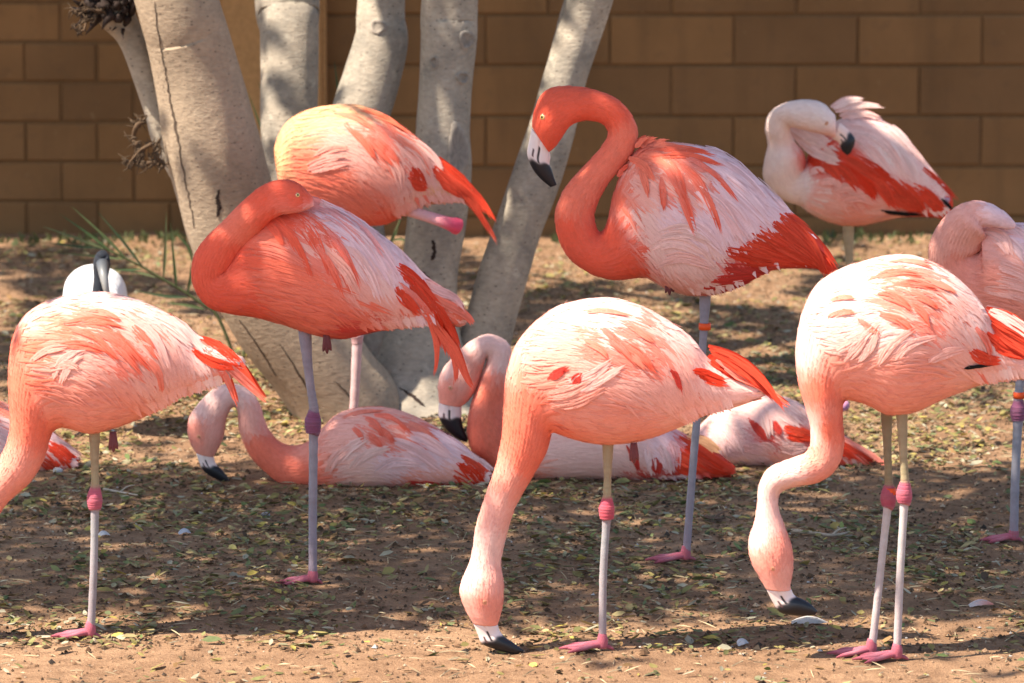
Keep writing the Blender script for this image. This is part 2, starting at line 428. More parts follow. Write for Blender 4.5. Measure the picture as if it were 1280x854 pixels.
for pts, rr in ((((190, 182), (178, 190), (170, 200), (161, 203)), (5, 4, 3, 1)), (((196, 200), (182, 203), (176, 195), (172, 180)), (6, 5, 4, 3)), (((172, 185), (166, 172), (170, 158), (178, 152)), (4, 5, 6, 2)),
                (((200, 208), (192, 203), (180, 205), (173, 201)), (5, 4, 3, 1)), (((206, 205), (198, 196), (200, 186), (196, 180)), (5, 3, 2, 1)), (((128, 12), (108, 10), (98, 18), (92, 14)), (4, 3, 2, 1)), (((120, 20), (108, 26), (104, 38), (98, 40)), (4, 3, 2, 1))):
    mb = MB(); px_tube(mb, [(a + r.uniform(-3, 3), b + r.uniform(-3, 3), r.uniform(-.03, .01)) for a, b in pts], [q * .55 for q in rr], (0.11, 0.068, 0.04), yb - 0.27, 7, 4)
    for q in range(22):
        i = r.randrange(4); a, b = pts[i]
        px_tube(mb, [(a, b), (a + r.uniform(-9, 6), b + r.uniform(-9, 9)), (a + r.uniform(-14, 7), b + r.uniform(-12, 14))], [1.8, 1.1, 0.3], (0.085, 0.055, 0.034), yb - 0.28, 5, 2)
    mb.build('dead_twig', M_TWIG, tree, TREE_O)
def on_bvh(bv, px, py):
    d = ray(px, py); h = bv.ray_cast(Vector(CAM), Vector(d).normalized())
    return (np.array(h[0]), np.array(h[1])) if h[0] is not None else (None, None)
def seam(bv, pts, wpx, name, mat=M_DARKWOOD, jit=1.2):
    P = catmull(np.array(pts, float), 7); V = []; k = 1 / 407.0; r = random.Random(len(pts) + int(pts[0][0]))
    for i, (x, y) in enumerate(P):
        x += r.uniform(-jit, jit); wv = wpx * (0.35 + 0.65 * math.sin(math.pi * (i + 0.5) / len(P))) * r.uniform(0.5, 1.3)
        for s in (-1, 0, 1):
            q, n_ = on_bvh(bv, x + s * wv, y)
            if q is None: q, n_ = on_bvh(bv, x, y)
            if q is None: return
            V.append(q + n_ * (0.0015 if s else 0.003))
    m = MB(); m.add(V, grid_faces(len(P), 3, False), (0.1, 0.07, 0.05)); m.build(name, mat, tree, TREE_O)
seam(bv1, [(193, 2), (200, 52), (206, 85), (210, 110), (216, 140), (222, 170), (231, 220), (238, 255), (243, 284)], 1.3, 'bark_crack', M_TWIG)
seam(bv1, [(274, 237), (272, 250), (274, 259), (272, 271)], 3.2, 'bark_hole')
for pts in ([(318, 440), (335, 470), (356, 505)], [(350, 430), (372, 465), (392, 500)], [(420, 478), (432, 490), (440, 505)], [(300, 400), (322, 432), (345, 470)]): seam(bv1, pts, 1.4, 'bark_crack', M_TWIG, 1.0)
for pts in ([(500, 485), (515, 495), (530, 508)], [(541, 300), (543, 315), (540, 325)], [(530, 340), (534, 350), (531, 356)], [(455, 470), (462, 485), (470, 500)]): seam(bv4, pts, 3.4, 'bark_hole', M_DARKWOOD, .8)
def scar(bv, cx, cy, rx, ry, seed):
    """a healed branch scar: raised lip round a sunken ridged heart"""
    m = MB(); rings, n = 6, 26; V = []; C = []; r = random.Random(seed)
    for i in range(rings):
        t = i / (rings - 1)
        for j in range(n):
            a = 6.283 * j / n; k = (1 + 0.12 * math.sin(3 * a + seed) + r.uniform(-.07, .07)) * t
            q, n_ = on_bvh(bv, cx + rx * k * math.cos(a), cy + ry * k * math.sin(a))
            if q is None: return
            lip = 0.006 * math.exp(-((t - 0.78) / 0.15) ** 2) - 0.002 * (t < 0.5) + 0.0015
            V.append(q + n_ * max(lip + r.uniform(-.001, .001), 0.0008))
            s = 0.7 + 0.5 * math.sin(a * 9 + seed * 3) * (t < 0.7)
            C.append(np.array([0.27, 0.225, 0.18]) * (0.75 + 0.25 * s + 1.1 * max(0, t - 0.6)))
    m.add(V, grid_faces(rings, n, True), C); m.build('bark_scar', M_TWIG, tree, TREE_O)
scar(bv4, 572, 190, 13, 36, 1); scar(bv4, 583, 50, 10, 12, 2); scar(bv4, 578, 97, 8, 8, 3); scar(bv4, 543, 78, 5, 8, 4)
scar(BVH['trunk41'], 473, 34, 11, 9, 8)

# crown: out of frame overhead; its leaves throw the dappled shade
def shade_density(px, py):
    """where the photograph's ground lies in shade (photo pixels of the ground point)"""
    n = fbm(px / 95.0 + 3, py / 34.0, 77, 3)
    d = np.zeros_like(px)
    band = lambda a, b, s: 1 / (1 + np.exp(-(py - a) / s)) * 1 / (1 + np.exp((py - b) / s))
    d = np.maximum(d, 1.5 * band(590, 764, 6) * (n > 0.13))
    d = np.maximum(d, 0.2 * band(490, 590, 6) * (n > 0.56))
    d = np.maximum(d, 1.0 * band(338, 486, 7) * (n > 0.39) * (1 - 0.75 * np.exp(-((px - 980) / 60) ** 2 - ((py - 470) / 25) ** 2)))
    d = np.maximum(d, 0.8 * band(303, 338, 4) * (n > 0.43))
    d = np.maximum(d, 1.6 * (py < 296))
    d = d * (1 - 0.85 * np.exp(-((px - 560) / 190) ** 4 - ((py - 494) / 27) ** 4)) * (1 - np.exp(-((px - 1265) / 190) ** 4 - ((py - 464) / 26) ** 4)) * (1 - 0.85 * np.exp(-((px - 610) / 70) ** 2 - ((py - 548) / 16) ** 2))
    d = np.where(py > 785, 0.08 * (n > 0.56), d)
    return d
r = np.random.default_rng(5)
tx, ty = r.uniform(-3.4, 3.4, 62000), r.uniform(10.3, 19.8, 62000)
tx = np.concatenate([tx, r.uniform(-3.4, 3.4, 4500)]); ty = np.concatenate([ty, r.uniform(19.0, 19.5, 4500)])
gpx, gpy = to_px(np.stack([tx, ty, np.zeros_like(tx)], -1))
keep = r.uniform(0, 1.0, len(tx)) < shade_density(gpx, gpy) * 0.85
tx, ty = tx[keep], ty[keep]
tz = r.uniform(3.0, 5.2, len(tx)); tz = tz + 0.35 * np.sin(tx * 3) 
LP = np.stack([tx, ty, np.zeros_like(tx)], -1) + TO_SUN * (tz / TO_SUN[2])[:, None]
mb = MB(); nL = len(LP)
a = r.normal(size=(nL, 3)); a[:, 2] *= 0.35; a = unit(a); nn = unit(r.normal(size=(nL, 3)) * 0.6 + TO_SUN * 0.9 + np.array([0, 0, .4])); b = unit(np.cross(nn, a)); a = np.cross(b, nn)
ln = r.uniform(0.045, 0.075, nL)[:, None]; wd = ln * 0.42
V = np.stack([LP - a * ln, LP + b * wd, LP + a * ln, LP - b * wd], 1).reshape(-1, 3)
cl = np.repeat(np.array([0.05, 0.09, 0.025]) * r.uniform(0.7, 1.5, (nL, 1)), 4, 0)
mb.add(V, [(4 * i, 4 * i + 1, 4 * i + 2, 4 * i + 3) for i in range(nL)], cl)
tag(mb.build('crown', M_LEAF, tree, TREE_O, smooth=False), kind='stuff')
limb_r = random.Random(9)
for k in range(22):
    i = limb_r.randrange(nL); e = LP[i]
    s0 = np.array(limb_r.choice([(-1.34, yb - 0.35, 2.5), (-1.7, yb - .5, 3.3), (-0.62, yb + .8, 2.6), (-.1, yb + .6, 2.6), (-.5, yb - .5, 3.5), (.68, yb - .1, 2.6), (.8, yb - .6, 3.5)]))
    mid = (s0 + e) / 2 + np.array([limb_r.uniform(-.3, .3), limb_r.uniform(-.3, .3), limb_r.uniform(.1, .5)])
    if e[2] < 2.9: continue
    m = MB(); tube(m, [s0, s0 * .7 + mid * .3 + [0, 0, .1], mid, e], [.035, .028, .018, .005], (0.3, 0.26, 0.2), 7, 4); m.build('limb', M_BARK, tree, TREE_O)

# ------------------------------------------------------------------ litter on the ground
def scatter_litter():
    r = np.random.default_rng(21)
    def dens(px, py):
        n = fbm(px / 120.0, py / 40.0, 50, 3)
        d = 0.12 + 1.05 * np.clip((n - 0.36) / 0.16, 0, 1)
        d = np.where(py > 812, 0.10, d); d = np.where((py > 480) & (py < 590), d * 1.25, d); d = np.where(py < 440, d * 0.45, d)
        return d
    n0 = 76000
    x, y = r.uniform(-2.5, 2.5, n0), r.uniform(10.2, 18.8, n0)
    px, py = to_px(np.stack([x, y, 0 * x], -1))
    k = (r.uniform(0, 1.2, n0) < dens(px, py)) & (px > -250) & (px < 1530)
    x, y = x[k], y[k]; n = len(x)
    z = gz(x, y) + r.uniform(0.002, 0.012, n)
    th = r.uniform(0, 6.283, n); ln = r.uniform(0.006, 0.018, n) * np.where(r.uniform(0, 1, n) < .12, 1.45, 1); wd = ln * r.uniform(0.28, 0.5, n)
    a = np.stack([np.cos(th), np.sin(th), r.normal(0, .22, n)], -1); b = np.stack([-np.sin(th), np.cos(th), r.normal(0, .35, n)], -1)
    P = np.stack([x, y, z], -1); up = np.array([0, 0, 1.0]); curl = r.uniform(-.35, .6, n)[:, None] * wd[:, None]
    ln = ln[:, None]; wd = wd[:, None]
    V = np.stack([P - a * ln, P - a * ln * .3 + b * wd + up * curl, P + a * ln * .45 + b * wd * .8 + up * curl, P + a * ln + up * curl * .8, P + a * ln * .45 - b * wd * .8 + up * curl, P - a * ln * .3 - b * wd + up * curl, P - a * ln * .3, P + a * ln * .45], 1).reshape(-1, 3)
    pal = np.array([(0.34, 0.27, 0.09), (0.24, 0.22, 0.08), (0.42, 0.33, 0.15), (0.18, 0.20, 0.08), (0.45, 0.40, 0.27), (0.30, 0.17, 0.07), (0.13, 0.08, 0.045), (0.33, 0.30, 0.17), (0.55, 0.42, 0.10), (0.17, 0.22, 0.07)])
    ci = r.choice(len(pal), n, p=[.2, .16, .17, .1, .1, .08, .08, .05, .03, .03])
    cc = np.repeat(pal[ci] * r.uniform(.55, 1.0, (n, 1)), 8, 0)
    F = []
    for i in range(n):
        q = 8 * i; F += [(q, q + 6, q + 1), (q + 1, q + 6, q + 7, q + 2), (q + 2, q + 7, q + 3), (q, q + 5, q + 6), (q + 6, q + 5, q + 4, q + 7), (q + 7, q + 4, q + 3)]
    mb = MB(); mb.add(V, F, cc)
    tag(mb.build('leaf_litter', M_LITTER), 'scattered yellow green dry leaves covering the brown soil', 'leaves', kind='stuff')
    ns = 5000                                                     # straws and leaf stalks
    x, y = r.uniform(-2.5, 2.5, ns), r.uniform(10.2, 18.8, ns); th = r.uniform(0, 6.283, ns); L = r.uniform(.008, .03, (ns, 1))
    P = np.stack([x, y, gz(x, y) + r.uniform(.002, .008, ns)], -1); a = np.stack([np.cos(th), np.sin(th), r.normal(0, .15, ns)], -1); q = np.stack([-np.sin(th), np.cos(th), 0 * th], -1) * .0011
    V = np.stack([P - a * L - q, P - a * L + q, P + a * L + q, P + a * L - q, P + [0, 0, .0025] - a * L * .2, P + [0, 0, .0025] + a * L * .2], 1).reshape(-1, 3)
    cc = np.repeat(np.array([(.42, .32, .19)]) * r.uniform(.4, 1.2, (ns, 1)), 6, 0); mb = MB()
    mb.add(V, [f for i in range(ns) for f in ((6 * i, 6 * i + 4, 6 * i + 5, 6 * i + 3), (6 * i + 1, 6 * i + 2, 6 * i + 5, 6 * i + 4), (6 * i, 6 * i + 1, 6 * i + 4), (6 * i + 3, 6 * i + 5, 6 * i + 2))], cc)
    tag(mb.build('straw_litter', M_CRUMB, smooth=False), 'thin straws and leaf stalks strewn over the soil', 'straw', kind='stuff')
    # crumbs of soil, bark and droppings
    n0 = 80000
    x, y = r.uniform(-2.5, 2.5, n0), r.uniform(10.2, 18.8, n0)
    px, py = to_px(np.stack([x, y, 0 * x], -1))
    k = (r.uniform(0, 1, n0) < np.where(py > 815, .35, 1.0)) & (px > -250) & (px < 1530)
    x, y = x[k], y[k]; n = len(x); s = r.uniform(.0018, .0055, n) * np.where(r.uniform(0, 1, n) < .06, 2.0, 1)
    P = np.stack([x, y, gz(x, y) + s * .3], -1)
    D = np.array([(1, 0, 0), (0, 1, 0), (-1, 0, 0), (0, -1, 0), (0, 0, .8)])
    th = r.uniform(0, 6.283, n); ct, st = np.cos(th), np.sin(th)
    R = np.stack([np.stack([ct * D[j, 0] - st * D[j, 1], st * D[j, 0] + ct * D[j, 1], np.full(n, D[j, 2])], -1) for j in range(5)], 1)
    R = R * r.uniform(.6, 1.5, (n, 5, 1)) * s[:, None, None]
    V = (P[:, None] + R).reshape(-1, 3)
    pal = np.array([(0.20, 0.11, 0.06), (0.10, 0.06, 0.035), (0.36, 0.22, 0.13), (0.45, 0.33, 0.22), (0.06, 0.045, 0.035), (0.5, 0.45, 0.4)])
    cc = np.repeat(pal[r.choice(6, n, p=[.34, .26, .22, .08, .09, .01])] * r.uniform(.6, .95, (n, 1)), 5, 0)
    F = []
    for i in range(n):
        q = 5 * i; F += [(q, q + 1, q + 4), (q + 1, q + 2, q + 4), (q + 2, q + 3, q + 4), (q + 3, q, q + 4)]
    mb = MB(); mb.add(V, F, cc)
    tag(mb.build('soil_crumbs', M_CRUMB, smooth=False), 'small clods and bits of bark strewn over the soil', 'soil', kind='stuff')
scatter_litter()

# ------------------------------------------------------------------ flamingos
PAL = {'w': (0.88, 0.53, 0.45), 'q': (0.88, 0.40, 0.31), 'p': (0.87, 0.305, 0.215), 's': (0.87, 0.19, 0.11), 'c': (0.86, 0.12, 0.06), 'r': (0.78, 0.055, 0.02), 'y': (0.85, 0.42, 0.20), 'd': (0.70, 0.07, 0.05), 'v': (0.86, 0.56, 0.55), 'k': (0.012, 0.01, 0.01), 'e': (0.88, 0.66, 0.58)}  # y: salmon yellowed as by overexposing sun, put into the pigment
PAL = {k: np.array(v) for k, v in PAL.items()}
PINK = np.array((0.42, 0.11, 0.14)); GREYLEG = np.array((0.30, 0.265, 0.265)); TANLEG = np.array((0.33, 0.25, 0.15)); PALELEG = np.array((0.46, 0.39, 0.37)); PURPLE = np.array((0.22, 0.085, 0.14))

def idw(x, y, pts, power=3.0):
    x = np.asarray(x, float); y = np.asarray(y, float)
    W = 0; C = 0; Mx = 0
    for p in pts:
        d = ((x - p[0]) ** 2 + (y - p[1]) ** 2) + 30.0
        wgt = d ** (-power / 2.0 * 1.3)
        if p[2] == 'm': Mx = Mx + wgt; col = PAL['q']
        else: col = PAL[p[2]]
        C = C + wgt[..., None] * col; W = W + wgt
    return C / W[..., None], Mx / W
def inside(px, py, poly):
    c = False; n = len(poly)
    for i in range(n):
        x1, y1 = poly[i]; x2, y2 = poly[i - 1]
        if (y1 > py) != (y2 > py) and px < (x2 - x1) * (py - y1) / (y2 - y1) + x1: c = not c
    return c
def lens(t, p):
    a = 0.38 + 0.62 * np.minimum(1, t / 0.4) ** 0.8
    b = 1 - np.clip((t - 0.3) / 0.7, 0, 1) ** p
    return a * np.maximum(b, 0.0) ** 0.8
def feather(mb, P, Nn, W, col0, col1, nx=3, p=2.6, camber=0.16, jit=0.0, rnd=None):
    """P: points along the shaft, Nn: surface normals there; W: half width in metres"""
    P = np.asarray(P, float); m = len(P); t = np.linspace(0, 1, m)
    T = unit(np.gradient(P, axis=0)); Sd = unit(np.cross(Nn, T)); Nu = np.cross(T, Sd)
    wv = W * lens(t, p)
    if rnd is not None and jit: wv = wv * (1 + rnd.uniform(-jit, jit, m))
    u = np.linspace(-1, 1, nx)
    V = P[:, None] + Sd[:, None] * (u[None, :, None] * wv[:, None, None]) - Nu[:, None] * (camber * (u ** 2)[None, :, None] * wv[:, None, None])
    C = np.asarray(col0)[None] * (1 - t[:, None]) + np.asarray(col1)[None] * t[:, None]
    C = np.repeat(C, nx, 0)
    off = rnd.uniform(0, 40) if rnd is not None else 0.0
    uv = np.stack([np.tile(u, m), np.repeat(t, nx) + off], 1)
    nor = unit(np.repeat(np.asarray(Nn, float), nx, 0) + np.tile(u, m)[:, None] * np.repeat(Sd, nx, 0) * 0.22)
    mb.add(V.reshape(-1, 3), [f[::-1] for f in grid_faces(m, nx, False)], C, uv, nor)

def loft(st, Y0, wr, yo, sub=7, n=44):
    """st: (dorsal x, y, ventral x, y) in photo pixels on the bird's middle plane; returns the grid of points"""
    D = np.array([at(s[0], s[1], Y0) for s in st]); Vn = np.array([at(s[2], s[3], Y0) for s in st])
    D = catmull(D, sub); Vn = catmull(Vn, sub)
    W = catmull(np.array(wr, float)[:, None], sub)[:, 0]; O = catmull(np.array(yo, float)[:, None], sub)[:, 0]
    Cc = (D + Vn) / 2; A = (D - Vn) / 2; hl = np.linalg.norm(A, axis=1)
    ang = np.linspace(0, 2 * math.pi, n, endpoint=False)
    ca = np.cos(ang); sa = np.sin(ang)
    G = Cc[:, None] + A[:, None] * ca[None, :, None]
    G[..., 1] = Cc[:, 1][:, None] + O[:, None] - (hl * W)[:, None] * sa[None, :]     # near side: sin > 0
    G[0] = G[0].mean(0) + (G[0] - G[0].mean(0)) * 0.25
    return G
def grid_normals(G):
    du = np.gradient(G, axis=0)
    dv = (np.roll(G, -1, 1) - np.roll(G, 1, 1)) / 2
    nn = np.cross(dv, du); nn = unit(nn)
    c = G.mean(1, keepdims=True)
    s = np.sign(((G - c) * nn).sum(-1).mean())
    return nn * s, unit(du)
def foot(mb, ankle, z0, heading, size, col, rnd):
    """three webbed front toes and a short hind toe, flat on the ground"""
    hx = np.array([math.cos(heading), math.sin(heading), 0]); hy = np.array([-math.sin(heading), math.cos(heading), 0])
    root = np.array([ankle[0], ankle[1], z0 + 0.012])
    tips = []; mids = []
    for k, (a, l) in enumerate(((-0.48, 0.86), (0.0, 1.0), (0.48, 0.88))):
        d = hx * math.cos(a) + hy * math.sin(a)
        m_ = root + d * size * l * 0.5 + np.array([0, 0, -0.001]); t_ = root + d * size * l + np.array([0, 0, -0.008])
        tube(mb, [root + [0, 0, .004], root + d * size * l * .25 + [0, 0, .003], m_, root + d * size * l * .8 - [0, 0, .004], t_], [.0095, .0075, .006, .005, .002], [col, col, col * .9 + .05, col * .9, col * .45], 8, 3)
        tips.append(t_); mids.append(m_)
    for i in (0, 1):                                               # web between the toes
        a, b, c, d = root, tips[i] * .85 + root * .15, tips[i + 1] * .85 + root * .15, (tips[i] + tips[i + 1]) / 2 * .7 + root * .3
        up = np.array([0, 0, .003])
        V = [a + up, b + up, d + up, c + up, a - up, b - up, d - up, c - up]
        mb.add(V, [(0, 1, 2), (0, 2, 3), (6, 5, 4), (7, 6, 4), (1, 5, 6, 2), (2, 6, 7, 3)], col * .85)
    tube(mb, [root, root - hx * size * .16 - [0, 0, .004], root - hx * size * .26 - [0, 0, .01]], [.006, .005, .002], col * .8, 6, 3)
    tube(mb, [root + [0, 0, .03], root + [0, 0, .012], root - [0, 0, .006]], [.009, .0135, .012], col, 10, 3)

BIRDS = []
def flamingo(label, foot_px, st, nb, beak, cols, wing, flow, strokes, legs=(), eye=None, yo=None, wr=None, seed=1, n_cov=230, cov_len=84, cov_w=7.6, black_from=0.31, band=None, claws=None, knee=None, body_w=0.70, group='flamingos', mixcol='c', beak_col=(.78, .62, .57)):
    rnd = np.random.default_rng(seed)
    g0 = on_ground(*foot_px); Y0 = g0[1]; k = (at(641, 400, Y0) - at(640, 400, Y0))[0]      # metres per photo pixel
    root = empty('flamingo', (g0[0], Y0, 0), label, 'flamingo', group); O = np.array([g0[0], Y0, 0.0])
    n = len(st); yo_ = list(yo) if yo else [0.0] * n
    if wr is None:
        wr = []
        for i in range(n):
            if i < nb: wr.append(body_w * (1.7 if i == 0 else 1.25 if i == 1 else 1.08 if i == 2 else 1.0))
            else: wr.append(min(0.95, body_w + 0.28 * (i - nb + 1) / 3))
        for i in range(n - 5, n): wr[i] = 0.80
    G = loft(st, Y0, wr, yo_)
    nu, nv = G.shape[:2]; NN, DU = grid_normals(G)
    px, py = to_px(G); C, _ = idw(px, py, cols)
    C = C * (1 + rnd.normal(0, .02, C.shape[:2] + (1,)))
    mb = MB()
    ends = [G[0].mean(0), G[-1].mean(0)]
    F = grid_faces(nu, nv, True); q = nu * nv
    F += [(q, (j + 1) % nv, j) for j in range(nv)] + [(q + 1, (nu - 1) * nv + j, (nu - 1) * nv + (j + 1) % nv) for j in range(nv)]
    V = np.concatenate([G.reshape(-1, 3), ends]); CC = np.concatenate([C.reshape(-1, 3), [C[0].mean(0), C[-1].mean(0)]])
    mb.add(V, F, CC)
    bvh_all = BVHTree.FromPolygons([Vector(v) for v in V], F)
    ub = (nb - 1) * 7 + 1
    Fb = grid_faces(ub, nv, True); bvh = BVHTree.FromPolygons([Vector(v) for v in G[:ub].reshape(-1, 3)], Fb)
    # legs and feet belong to the same body mesh
    for lg in legs:
        yoff = lg.get('y', 0.0); pts = lg['p']; fx, fy = lg['foot']
        gf = on_ground(fx, fy) if lg.get('own', False) else np.array([at(fx, fy, Y0 + yoff)[0], Y0 + yoff, 0])
        gf[2] = gz(gf[0], gf[1])
        P = [at(a, b, Y0 + yoff) for a, b in pts] + [gf + [0, 0, .03]]
        R = [r_ * k for r_ in lg['r']]
        tube(mb, P, R, np.array(lg['c']), 12, 14, jit=rnd)
        if lg.get('feet', True): foot(mb, gf, gf[2], lg.get('head', math.pi), lg.get('size', 0.105), np.array(lg.get('fc', PINK)), rnd)
    if claws:                                                     # the folded foot peeping from the belly feathers
        cx, cy = claws
        for dx, dy in ((-4, 14), (1, 17), (6, 13)):
            tube(mb, [at(cx, cy - 8, Y0 - .03), at(cx + dx * .6, cy + dy * .6, Y0 - .035), at(cx + dx, cy + dy, Y0 - .03)], [.008, .006, .002], np.array((0.16, .05, .05)), 7, 3)
    if knee:                                                      # the lifted leg's heel showing behind
        (ax, ay), (bx, by), kr, kc = knee
        tube(mb, [at(ax, ay, Y0 - .02), at((ax + bx) / 2, (ay + by) / 2, Y0 - .03), at(bx * .85 + ax * .15, by * .85 + ay * .15, Y0 - .03), at(bx, by, Y0 - .01), at(bx + 3, by + 2, Y0 - .01)], [kr * .8 * k, kr * .75 * k, kr * .9 * k, kr * 1.15 * k, kr * .5 * k], np.array([(.76, .36, .30), (.74, .36, .36), kc, kc, kc] if kr > 8 else [kc] * 5), 12, 5)
    body = mb.build('body', M_BODY, root, O)
    if band:
        bx, by, bw, bh, byo = band
        mb = MB(); c0 = at(bx, by, Y0 + byo)
        ang = np.linspace(0, 6.283, 20, endpoint=False); ro, ri, h = bw * k, (bw - 1.6) * k, bh * k
        prof = [(ri, -h), (ro, -h), (ro * 1.03, 0), (ro, h), (ri, h)]
        Vb = np.array([[c0 + [r_ * math.cos(a), r_ * math.sin(a), z_] for a in ang] for r_, z_ in prof]).reshape(-1, 3)
        mb.add(Vb, grid_faces(5, 20, True)); mb.build('leg_band', M_BAND, root, O)
    # beak
    if beak:
        bo = [yo_[-1]] * len(beak)
        Gb = loft(beak, Y0, [0.72] + [0.62] * (len(beak) - 1), bo, 8, 64)
        Gb[0] = loft(beak, Y0, [0.72] + [0.62] * (len(beak) - 1), bo, 8, 64)[0]
        mu = Gb.shape[0]; t = np.linspace(0, 1, mu)
        ang = np.linspace(0, 2 * math.pi, 64, endpoint=False)
        thr = black_from + 0.035 * np.sin(ang * 1.0 + .8) + 0.02 * np.sin(ang * 5)
        blk = 1 / (1 + np.exp(-(t[:, None] - thr[None]) / 0.012))
        cb = np.array(beak_col)[None, None] * (1 - blk[..., None]) + np.array((.010, .010, .013))[None, None] * blk[..., None]
        for col_ in (15, 16, 48, 49):                            # the gape
            rows = (t > 0.14) & (t < black_from + .05); cb[rows, col_] = (.03, .022, .022)
        for col_ in (10, 11, 53, 54):                            # nostril slit
            rows = (t > 0.24) & (t < 0.24 + .16); cb[rows, col_] = (.10, .05, .05)
        Gb[:, 15:17] += (Gb.mean(1, keepdims=True) - Gb[:, 15:17]) * 0.10 * (t < black_from)[:, None, None]
        mb = MB(); Fq = grid_faces(mu, 64, True); q = mu * 64
        Fq += [(q + 1, (mu - 1) * 64 + j, (mu - 1) * 64 + (j + 1) % 64) for j in range(64)]
        mb.add(np.concatenate([Gb.reshape(-1, 3), [Gb[0].mean(0), Gb[-1].mean(0)]]), Fq, np.concatenate([cb.reshape(-1, 3), [cb[0, 0], cb[-1, 0]]]))
        mb.build('beak', M_BEAK, root, O)
    if eye:
        ex, ey, er = eye[:3]; shut = len(eye) > 3
        h = bvh_all.ray_cast(Vector(CAM), Vector(ray(ex, ey)).normalized())
        if h[0] is not None:
            for sgn in (1, -1):
                p0, n0 = np.array(h[0]), np.array(h[1])
                if n0 @ ray(ex, ey) > 0: n0 = -n0
                if sgn < 0: ymid = Y0 + yo_[-3]; p0[1] = 2 * ymid - p0[1]; n0[1] = -n0[1]
                mb = MB(); r_ = er * k
                a1 = unit(np.cross(n0, [0, 0, 1.0])); a2 = np.cross(n0, a1)
                rings = []; cc = []; lid = (.62, .27, .15)
                for rr_, hh, c_ in ((0.0, .55, (.01, .01, .01)), (.22, .54, (.01, .01, .01)), (.40, .50, (.01, .01, .01)), (.44, .48, (.80, .50, .12)), (.72, .34, (.85, .58, .2)), (.84, .25, (.55, .2, .12)), (1.1, -.05, (.78, .33, .24))):
                    if shut: hh = hh * .35; c_ = lid if rr_ > .3 else (.25, .09, .05)
                    for j in range(14):
                        a = 6.283 * j / 14; rings.append(p0 + (a1 * math.cos(a) + a2 * math.sin(a)) * rr_ * r_ + n0 * hh * r_); cc.append(c_)
                mb.add(rings, grid_faces(7, 14, True), cc); mb.build('eye', M_EYE, root, O)
    # small contour feathers and down over the whole skin
    mb = MB()
    e1 = np.roll(G, -1, 1) - G; e2 = np.concatenate([G[1:] - G[:-1], G[-1:] - G[-2:-1]]); area = np.linalg.norm(np.cross(e1, e2), axis=-1)
    a_b = area.copy(); a_b[ub:] = 0; a_b[:2] *= 0.6
    tail_dir = -DU
    arc = np.concatenate([np.zeros((1, nv)), np.cumsum(np.linalg.norm(np.diff(G, axis=0), axis=-1), 0)])
    idx = rnd.choice(nu * nv, 1150, p=(a_b / a_b.sum()).ravel())
    idx = idx[np.argsort(idx // nv)]
    for ii in idx:
        iu, iv = divmod(int(ii), nv)
        ln = rnd.uniform(20, 36) * k; wd = rnd.uniform(4.0, 6.5) * k
        Lc = arc[:, iv]; l0 = arc[iu, iv]; ln = min(ln, l0 * .95 + .004); slide = rnd.normal(0, .10) * ln
        ts = np.linspace(0, 1, 4); path = np.stack([np.interp(l0 - ln * ts, Lc, G[:, iv, q_]) for q_ in range(3)], -1)
        nor = unit(np.stack([np.interp(l0 - ln * ts, Lc, NN[:, iv, q_]) for q_ in range(3)], -1)); sdv = np.cross(nor[0], tail_dir[iu, iv])
        path = path + nor * (0.0009 + rnd.uniform(.0005, .0014) * ts)[:, None] + sdv * (slide * ts)[:, None]
        c0 = C[iu, iv] * rnd.uniform(.93, 1.05); c1 = np.clip(c0 + np.array((.01, .03, .03)) * rnd.uniform(0, 1.3), 0, .88)
        feather(mb, path, np.array(nor), wd, c0, c1, 3, 2.2, .25, .15, rnd)
    a_n = area.copy(); a_n[:ub] = 0; a_n[-4:] = 0
    for ii in rnd.choice(nu * nv, 1700, p=(a_n / a_n.sum()).ravel()):   # tiny feathers of neck and head
        iu, iv = divmod(int(ii), nv); ln = rnd.uniform(7, 13) * k; Lc = arc[:, iv]; l0 = arc[iu, iv]; ts = np.linspace(0, 1, 3)
        path = np.stack([np.interp(l0 - ln * ts, Lc, G[:, iv, q_]) for q_ in range(3)], -1); nor = unit(np.stack([np.interp(l0 - ln * ts, Lc, NN[:, iv, q_]) for q_ in range(3)], -1))
        path = path + nor * (0.0006 + rnd.uniform(.0006, .002) * ts)[:, None]; c0 = C[iu, iv] * rnd.uniform(.94, 1.05)
        feather(mb, path, nor, rnd.uniform(1.8, 3.2) * k, c0 * .96, np.clip(c0 * 1.03 + .01, 0, .9), 3, 2.0, .3, 0, rnd)
    nf = 15000
    wgt = area.copy(); wgt[ub:] *= 2.6; wgt[-3:] = 0
    idx = rnd.choice(nu * nv, nf, p=(wgt / wgt.sum()).ravel()); iu, iv = np.divmod(idx, nv)
    f1 = rnd.uniform(0, 1, (nf, 1)); f2 = rnd.uniform(0, 1, (nf, 1))
    P0 = G[iu, iv] + e1[iu, iv] * f1 + e2[iu, iv] * f2
    N0 = NN[iu, iv]; Dd = tail_dir[iu, iv] + rnd.normal(0, .25, (nf, 3)); Dd = unit(Dd - N0 * (Dd * N0).sum(1, keepdims=True))
    neck = (iu >= ub)[:, None]
    ln = np.where(neck, rnd.uniform(.005, .010, (nf, 1)), rnd.uniform(.010, .022, (nf, 1)))
    Sd = np.cross(N0, Dd) * np.where(neck, .0011, .0013)
    tip = P0 + Dd * ln + N0 * ln * rnd.uniform(.08, .34, (nf, 1))
    V = np.stack([P0 - Sd - N0 * .001, P0 + Sd - N0 * .001, tip], 1).reshape(-1, 3)
    cf = C[iu, iv] * rnd.uniform(.9, 1.08, (nf, 1)); cf = np.stack([cf, cf, np.clip(cf * .92 + .07, 0, .9)], 1).reshape(-1, 3)
